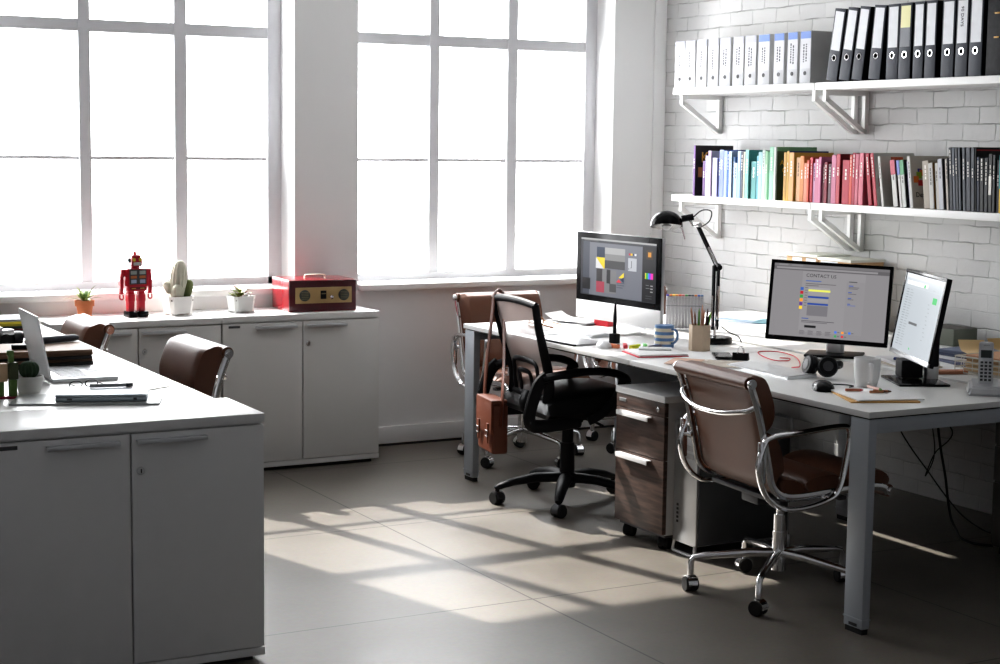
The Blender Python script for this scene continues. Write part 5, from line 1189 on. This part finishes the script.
for k in range(20):
    a = 2*pi*k*.618; el = random.uniform(.5, 2.6); m.mat(k % 2); leaf(m, (.006*cos(a), .006*sin(a), .076), (cos(a), sin(a), el), random.uniform(.085, .135), .0075, .35)
m.build('foliage', [LEAF, plain('leaf_cream', srgb(176, 186, 128), .5, var=.2, vscale=40)], t)

# red tin robot
t = thing('toy_robot', 'red tin toy robot standing on the cabinet before the window', 'toy', (2.158, 7.42, CZ-.0015), radians(8)); t.scale = (.86, .9, 1.)
def part(name, fn, mat, parent=t):
    m = MB(); fn(m); return m.build(name, mat, parent)
for s in (-1, 1):
    lg = part('leg', lambda m: (m.box((s*.030-.017, -.018, .026), (s*.030+.017, .018, .075), .004), m.box((s*.030-.020, -.020, .070), (s*.030+.020, .020, .105), .006), m.box((s*.030-.017, -.017, .102), (s*.030+.017, .017, .122), .004)), ROBOT)
    part('foot', lambda m: m.box((s*.030-.026, -.040, 0), (s*.030+.026, .030, .027), .006), BLACKG, lg)
    am = part('arm', lambda m: (m.box((s*.074-.012, -.018, .185), (s*.074+.012, .018, .220), .006), m.box((s*.080-.010, -.014, .135), (s*.080+.010, .014, .190), .004), m.box((s*.081-.009, -.015, .105), (s*.081+.009, .012, .140), .004)), ROBOT)
    part('hand', lambda m: m.tube(smooth_path([(s*.081-.009, -.005, .103), (s*.081-.010, -.006, .088), (s*.081, -.008, .082), (s*.081+.010, -.006, .088), (s*.081+.009, -.005, .103)], 4), .004, 8), ROBOT, am)
bd = part('torso', lambda m: (m.box((-.062, -.032, .140), (.062, .032, .222), .006), m.box((-.054, -.030, .118), (.054, .030, .145), .006)), ROBOT)
part('chest_panel', lambda m: (m.mat(0).box((-.048, -.036, .150), (.048, -.030, .218), .002), m.mat(1).box((-.042, -.0375, .196), (-.008, -.0355, .212)), m.box((.008, -.0375, .196), (.042, -.0355, .212)), m.mat(2).box((-.042, -.0375, .178), (-.008, -.0355, .190)), m.box((.008, -.0375, .178), (.042, -.0355, .190)), m.mat(3).box((-.040, -.0375, .156), (-.010, -.0355, .172)), m.box((.010, -.0375, .156), (.040, -.0355, .172))), [DARKG, cs(150, 160, 156), cs(180, 104, 60), cs(150, 160, 186)], bd)
part('belt_panel', lambda m: (m.mat(0).box((-.044, -.033, .126), (.044, -.029, .138), .001), m.mat(1).box((-.036, -.0338, .130), (-.012, -.0325, .134)), m.box((.012, -.0338, .130), (.036, -.0325, .134))), [cs(96, 16, 28), cs(196, 150, 80)], bd)
hd = part('head', lambda m: (m.cyl((0, 0, .220), (0, 0, .232), .024, n=20), m.box((-.031, -.026, .230), (.031, .026, .268), .006), m.box((-.026, -.023, .262), (.026, .023, .284), .010, 3)), ROBOT)
part('eye', lambda m: [m.lathe([(.008, 0), (.008, .004), (0, .005)], (s*.017, -.0255, .262), 16, Matrix.Rotation(pi/2, 3, 'X')) for s in (-1, 1)], cs(214, 196, 70, .3), hd)
part('mouth', lambda m: (m.mat(0).box((-.021, -.029, .236), (.021, -.025, .250), .001), [m.mat(1).box((-.019+.0065*k, -.0297, .2375), (-.0185+.0065*k, -.0286, .2485)) for k in range(7)]), [cs(222, 216, 214), cs(120, 120, 120)], hd)
part('ear', lambda m: [m.lathe([(.011, 0), (.011, .006), (.004, .010), (0, .010)], (s*.031, 0, .258), 16, Matrix.Rotation(s*pi/2, 3, 'Y')) for s in (-1, 1)], cs(46, 70, 70, .3), hd)
part('antenna', lambda m: [(m.tube([(s*.038, 0, .262), (s*.048, 0, .292)], .0012, 6), m.ball((s*.048, 0, .293), .0035)) for s in (-1, 1)], CHROME, hd)
part('light', lambda m: m.lathe([(.009, 0), (.009, .008), (.006, .016), (0, .018)], (0, 0, .282), 16), cs(226, 60, 70, .3), hd)

# ------------------------------------------------------------------ on the laptop desk
KZ = .7474
t = thing('laptop', 'open white laptop with upright lid on the long desk beside the ball cactus', 'laptop', (1.295, 5.54, KZ), radians(-2))
m = MB(); m.box((.0, -.155, 0), (.215, .155, .014), .004); bs = m.build('laptop_base', ALU, t)
m = MB(); m.mat(0)
for r in range(5):
    for c in range(13): m.box((.035+.019*r, -.135+.0208*c, .0138), (.051+.019*r, -.118+.0208*c, .0152))
m.build('keys', cs(196, 198, 202), bs)
m = MB(); m.box((.145, -.04, .0138), (.20, .04, .0144)); m.build('trackpad', cs(186, 188, 190), bs)
m = MB(); m.T = Matrix.Translation((-.002, 0, .012)) @ Matrix.Rotation(radians(-11), 4, 'Y'); m.box((-.007, -.155, 0), (.0, .155, .212), .003); ld = m.build('lid', plain('laptop_white', (.90, .90, .91), .28), t)
m = MB(); m.T = Matrix.Translation((-.002, 0, .012)) @ Matrix.Rotation(radians(-11), 4, 'Y'); m.box((-.0003, -.145, .015), (.0006, .145, .205)); m.build('screen', BLACKG, ld)
# slab, tablet, glasses, pen, ruler in front of it
t = thing('laptop', 'closed silver laptop lying on a thin grey tablet at the near desk end', 'laptop', (1.345, 4.985, KZ+.0065), radians(-19))
m = MB(); m.box((-.135, -.08, 0), (.135, .085, .013), .004); m.build('laptop_base', plain('silver_blue', (.44, .50, .54), .35, .4), t)
m = MB(); m.box((-.135, -.08, .0135), (.135, .085, .022), .004); m.build('lid', plain('silver_blue_lid', (.50, .55, .59), .3, .4), t)
m = MB(); m.box((-.10, -.0808, .005), (-.085, -.079, .010)); m.box((.095, -.0808, .004), (.105, -.079, .011)); m.build('port', DARKG, t)
sheet('tablet_computer', 'thin grey tablet under the closed silver laptop', 'tablet', 1.30, 4.985, KZ, 68, .19, .44, .006, plain('tablet_grey_metal', (.34, .35, .35), .35, .3))
m = MB(); m.tube([(-.065, 0, .006), (.065, 0, .006)], .006, 10); m.mat(1).tube([(.045, 0, .006), (.0655, 0, .006)], .0064, 10)
tag(m.build('pen', [cs(150, 152, 156, .3), DARKG], loc=(1.385, 5.035, KZ+.0290), rot=(0, 0, radians(-12))), 'silver pen resting on the closed laptop', 'pen')
sheet('ruler', 'clear ruler at the far edge of the closed silver laptop', 'ruler', 1.50, 5.15, KZ, -62, .085, .20, .003, plain('ruler_clear', srgb(214, 206, 196), .3))
t = thing('eyeglasses', 'black-rimmed eyeglasses beside the open laptop', 'glasses', (1.355, 5.25, KZ), radians(-78)); t.scale = (1, .8, .62)
m = MB()
for s in (-1, 1): m.tube([(.004*cos(a), s*.034+.025*cos(a), .020+.018*sin(a)) for a in [2*pi*q/20 for q in range(20)]], .0024, 8, closed=True)
m.tube([(0, -.009, .024), (.002, 0, .027), (0, .009, .024)], .002, 8); m.build('front_frame', BLACKP, t)
for s in (-1, 1):
    m = MB(); m.tube(smooth_path([(0, s*.060, .025), (.045, s*.058, .022), (.10, s*.054, .012), (.13, s*.050, .002)], 4), .0022, 8); m.build('temple', BLACKP, t)
t = thing('potted_plant', 'small grey round pot with a ball cactus beside the laptop', 'plant', (1.178, 5.225, KZ), 0)
m = MB(); m.lathe([(0, 0), (.033, 0), (.041, .038), (.044, .038), (.044, .052), (.039, .052), (.037, .042), (.0, .042)], n=30); m.build('pot', POTG, t)
m = MB(); m.lathe([(.038, .043), (.02, .047), (0, .048)], n=20); m.build('soil', SOIL, t)
m = MB(); vs = []; fs = []; n, k = 48, 14
for i in range(k+1):
    th = pi*i/k
    for j in range(n):
        a = 2*pi*j/n; g = 1+.10*cos(12*a)*sin(th); vs.append((.029*sin(th)*cos(a)*g, .029*sin(th)*sin(a)*g, .072+.030*cos(th)*(1-.12*cos(th)**8)))
for i in range(k):
    for j in range(n): j2 = (j+1) % n; fs.append((i*n+j, (i+1)*n+j, (i+1)*n+j2, i*n+j2))
m.add(vs, fs); m.build('cactus_ball', DKGREEN, t)
t = thing('toy_cactus', 'wooden green and beige block toy on a pinkish foot beside the ball cactus', 'toy', (1.100, 5.13, KZ), radians(10))
WG = cs(92, 122, 62); 
m = MB(); m.lathe([(0, 0), (.020, 0), (.022, .003), (.018, .006), (0, .006)], (.004, -.006, 0), 24); m.lathe([(0, 0), (.017, 0), (.018, .003), (.015, .006), (0, .006)], (-.030, .006, 0), 24); m.build('foot', cs(150, 44, 70), t)
m = MB(); m.box((-.006, -.017, .006), (.015, .005, .058), .003); m.box((-.036, -.002, .006), (-.020, .014, .052), .003); m.build('leg', WG, t)
m = MB(); m.box((-.008, -.016, .058), (.020, .008, .110), .003); m.build('block', cs(66, 74, 46), t)
m = MB(); m.box((-.042, -.006, .052), (-.010, .016, .108), .003); m.build('block', cs(206, 178, 144), t)
m = MB(); m.box((-.006, -.010, .110), (.010, .006, .135), .004); m.box((-.010, -.012, .130), (.010, .007, .148), .006); m.build('head', WG, t)
# brown folder stack with a rolled black case
z = KZ
for k in range(6):
    c = ((36, 32, 32), (44, 40, 38), (112, 84, 66), (30, 28, 28), (128, 96, 74), (150, 118, 94))[k]
    h = .0105
    sheet('folder', ('black folder at the bottom of the stack behind the laptop', 'charcoal folder second up in the stack behind the laptop', 'brown folder third up in the stack behind the laptop', 'black folder fourth up in the stack behind the laptop', 'tan-brown folder second from the top of the stack behind the laptop', 'light brown folder topmost in the stack behind the laptop')[k], 'folder', 1.34+.006*(k % 2), 5.86-.004*k, z, 86+(2, -2, 1, -3, 3, -1)[k], .25, .36-.004*k, h, cs(*c), 'folders stacked behind the laptop'); z += h+.0004
m = MB(); m.tube([(-.10, 0, .012), (-.085, 0, .013), (.10, 0, .013), (.115, 0, .012)], [.008, .013, .013, .009], 12); tag(m.build('pencil_case', plain('case_blue_black', (.05, .055, .07), .5), loc=(1.41, 5.92, z), rot=(0, 0, radians(20))), 'dark rolled pencil case on the brown folders', 'pencil case')
m = MB(); m.box((-.05, -.02, 0), (.05, .02, .016), .004); tag(m.build('stapler', BLACKP, loc=(1.30, 5.80, z), rot=(0, 0, radians(-10))), 'black stapler lying on the brown folders behind the laptop lid', 'stapler')
t = keyboard('white keyboard on the long desk beyond the brown folders', 1.47, 6.36, KZ, 178, .36, .11)
m = MB(); m.tube([(-.07, 0, .004), (.07, 0, .004)], .0042, 8); tag(m.build('pen', BLACKP, loc=(1.49, 6.12, KZ), rot=(0, 0, radians(20))), 'black pen lying before the white keyboard on the long desk', 'pen')
t = thing('camera', 'black and silver camera beyond the brown folders on the long desk', 'camera', (1.315, 6.36, KZ), radians(20))
m = MB(); m.mat(0).box((-.065, -.022, 0), (.065, .022, .050), .005); m.mat(1).box((-.065, -.022, .050), (.065, .022, .072), .006); m.mat(1).box((-.020, -.016, .070), (.020, .016, .082), .004); m.build('camera_body', [BLACKP, ALU], t)
m = MB(); m.cyl((.10, 0, .032), (.062, 0, .032), .026, .028, 24); m.cyl((.0, -.022, .035), (.0, -.062, .035), .027, n=24); m.build('lens', BLACKP, t)
mouse('white mouse on the long desk near the camera', 1.395, 6.55, KZ, 30)
sheet('notebook', 'maroon notebook lying on the long desk beyond the camera', 'notebook', 1.34, 6.78, KZ, 80, .15, .24, .010, cs(92, 62, 66))
mouse('dark brown mouse by the maroon notebook', 1.46, 6.70, KZ, 10, cs(66, 44, 46, .35), 1.0)
z = KZ
for k in range(5):
    sheet('folder', ('maroon folder at the bottom of the pile near the window', 'dark green folder second up in the pile near the window', 'olive-yellow folder third up in the pile near the window', 'bright yellow folder fourth up in the pile near the window', 'grey folder topmost in the pile near the window')[k], 'folder', 1.47-.008*k, 7.04, z, 84+(3, -2, 4, -1, 2)[k], .20, .28-.006*k, .0092, cs(*((110, 44, 48), (50, 62, 46), (190, 176, 60), (226, 208, 66), (150, 152, 156))[k]), 'folders piled near the window'); z += .0096

# ------------------------------------------------------------------ light and camera
w = bpy.data.worlds.new('World'); SC.world = w; w.use_nodes = True
bg = w.node_tree.nodes['Background']; bg.inputs[0].default_value = (.97, .985, 1., 1); bg.inputs[1].default_value = 9.0
def sun(name, d, e, ang, col=(1, .96, .90)):
    l = bpy.data.lights.new(name, 'SUN'); l.energy = e; l.angle = radians(ang); l.color = col
    o = bpy.data.objects.new(name, l); COL.objects.link(o); o.rotation_euler = Vector(d).to_track_quat('-Z', 'Y').to_euler(); return o
sun('sun_light', (.27, -1, -.82), 7.5, .7)
for n, (a, b) in enumerate((W1, W2)):
    l = bpy.data.lights.new('window_portal', 'AREA'); l.shape = 'RECTANGLE'; l.size = b-a; l.size_y = ZT-ZS; l.cycles.is_portal = True
    o = bpy.data.objects.new('window_portal', l); COL.objects.link(o); o.location = ((a+b)/2, YF+.1, (ZS+ZT)/2); o.rotation_euler = Vector((0, -1, 0)).to_track_quat('-Z', 'Y').to_euler()

cd = bpy.data.cameras.new('camera'); cam = bpy.data.objects.new('camera', cd); COL.objects.link(cam)
FPX, YAW, PIT, ROL, CH = 1660.42, .5003, .1129, .0126, 1.54
cd.sensor_fit = 'HORIZONTAL'; cd.sensor_width = 36; cd.lens = 36*FPX/1000; cd.clip_start = .05
cy, sy, cp, sp_ = cos(YAW), sin(YAW), cos(PIT), sin(PIT); cr, sr = cos(ROL), sin(ROL)
fw = Vector((sy*cp, cy*cp, -sp_)); r0 = Vector((cy, -sy, 0)); u0 = Vector((sy*sp_, cy*sp_, cp))
rt = r0*cr+u0*sr; up = u0*cr-r0*sr
cam.matrix_world = Matrix(((rt.x, up.x, -fw.x, 0), (rt.y, up.y, -fw.y, 0), (rt.z, up.z, -fw.z, CH), (0, 0, 0, 1)))
SC.camera = cam
SC.view_settings.view_transform = 'Standard'; SC.view_settings.look = 'Medium High Contrast'; SC.view_settings.exposure = .30
SC.cycles.use_denoising = True; SC.cycles.max_bounces = 10; SC.cycles.diffuse_bounces = 6; SC.cycles.transparent_max_bounces = 12; SC.cycles.caustics_reflective = False; SC.cycles.caustics_refractive = False
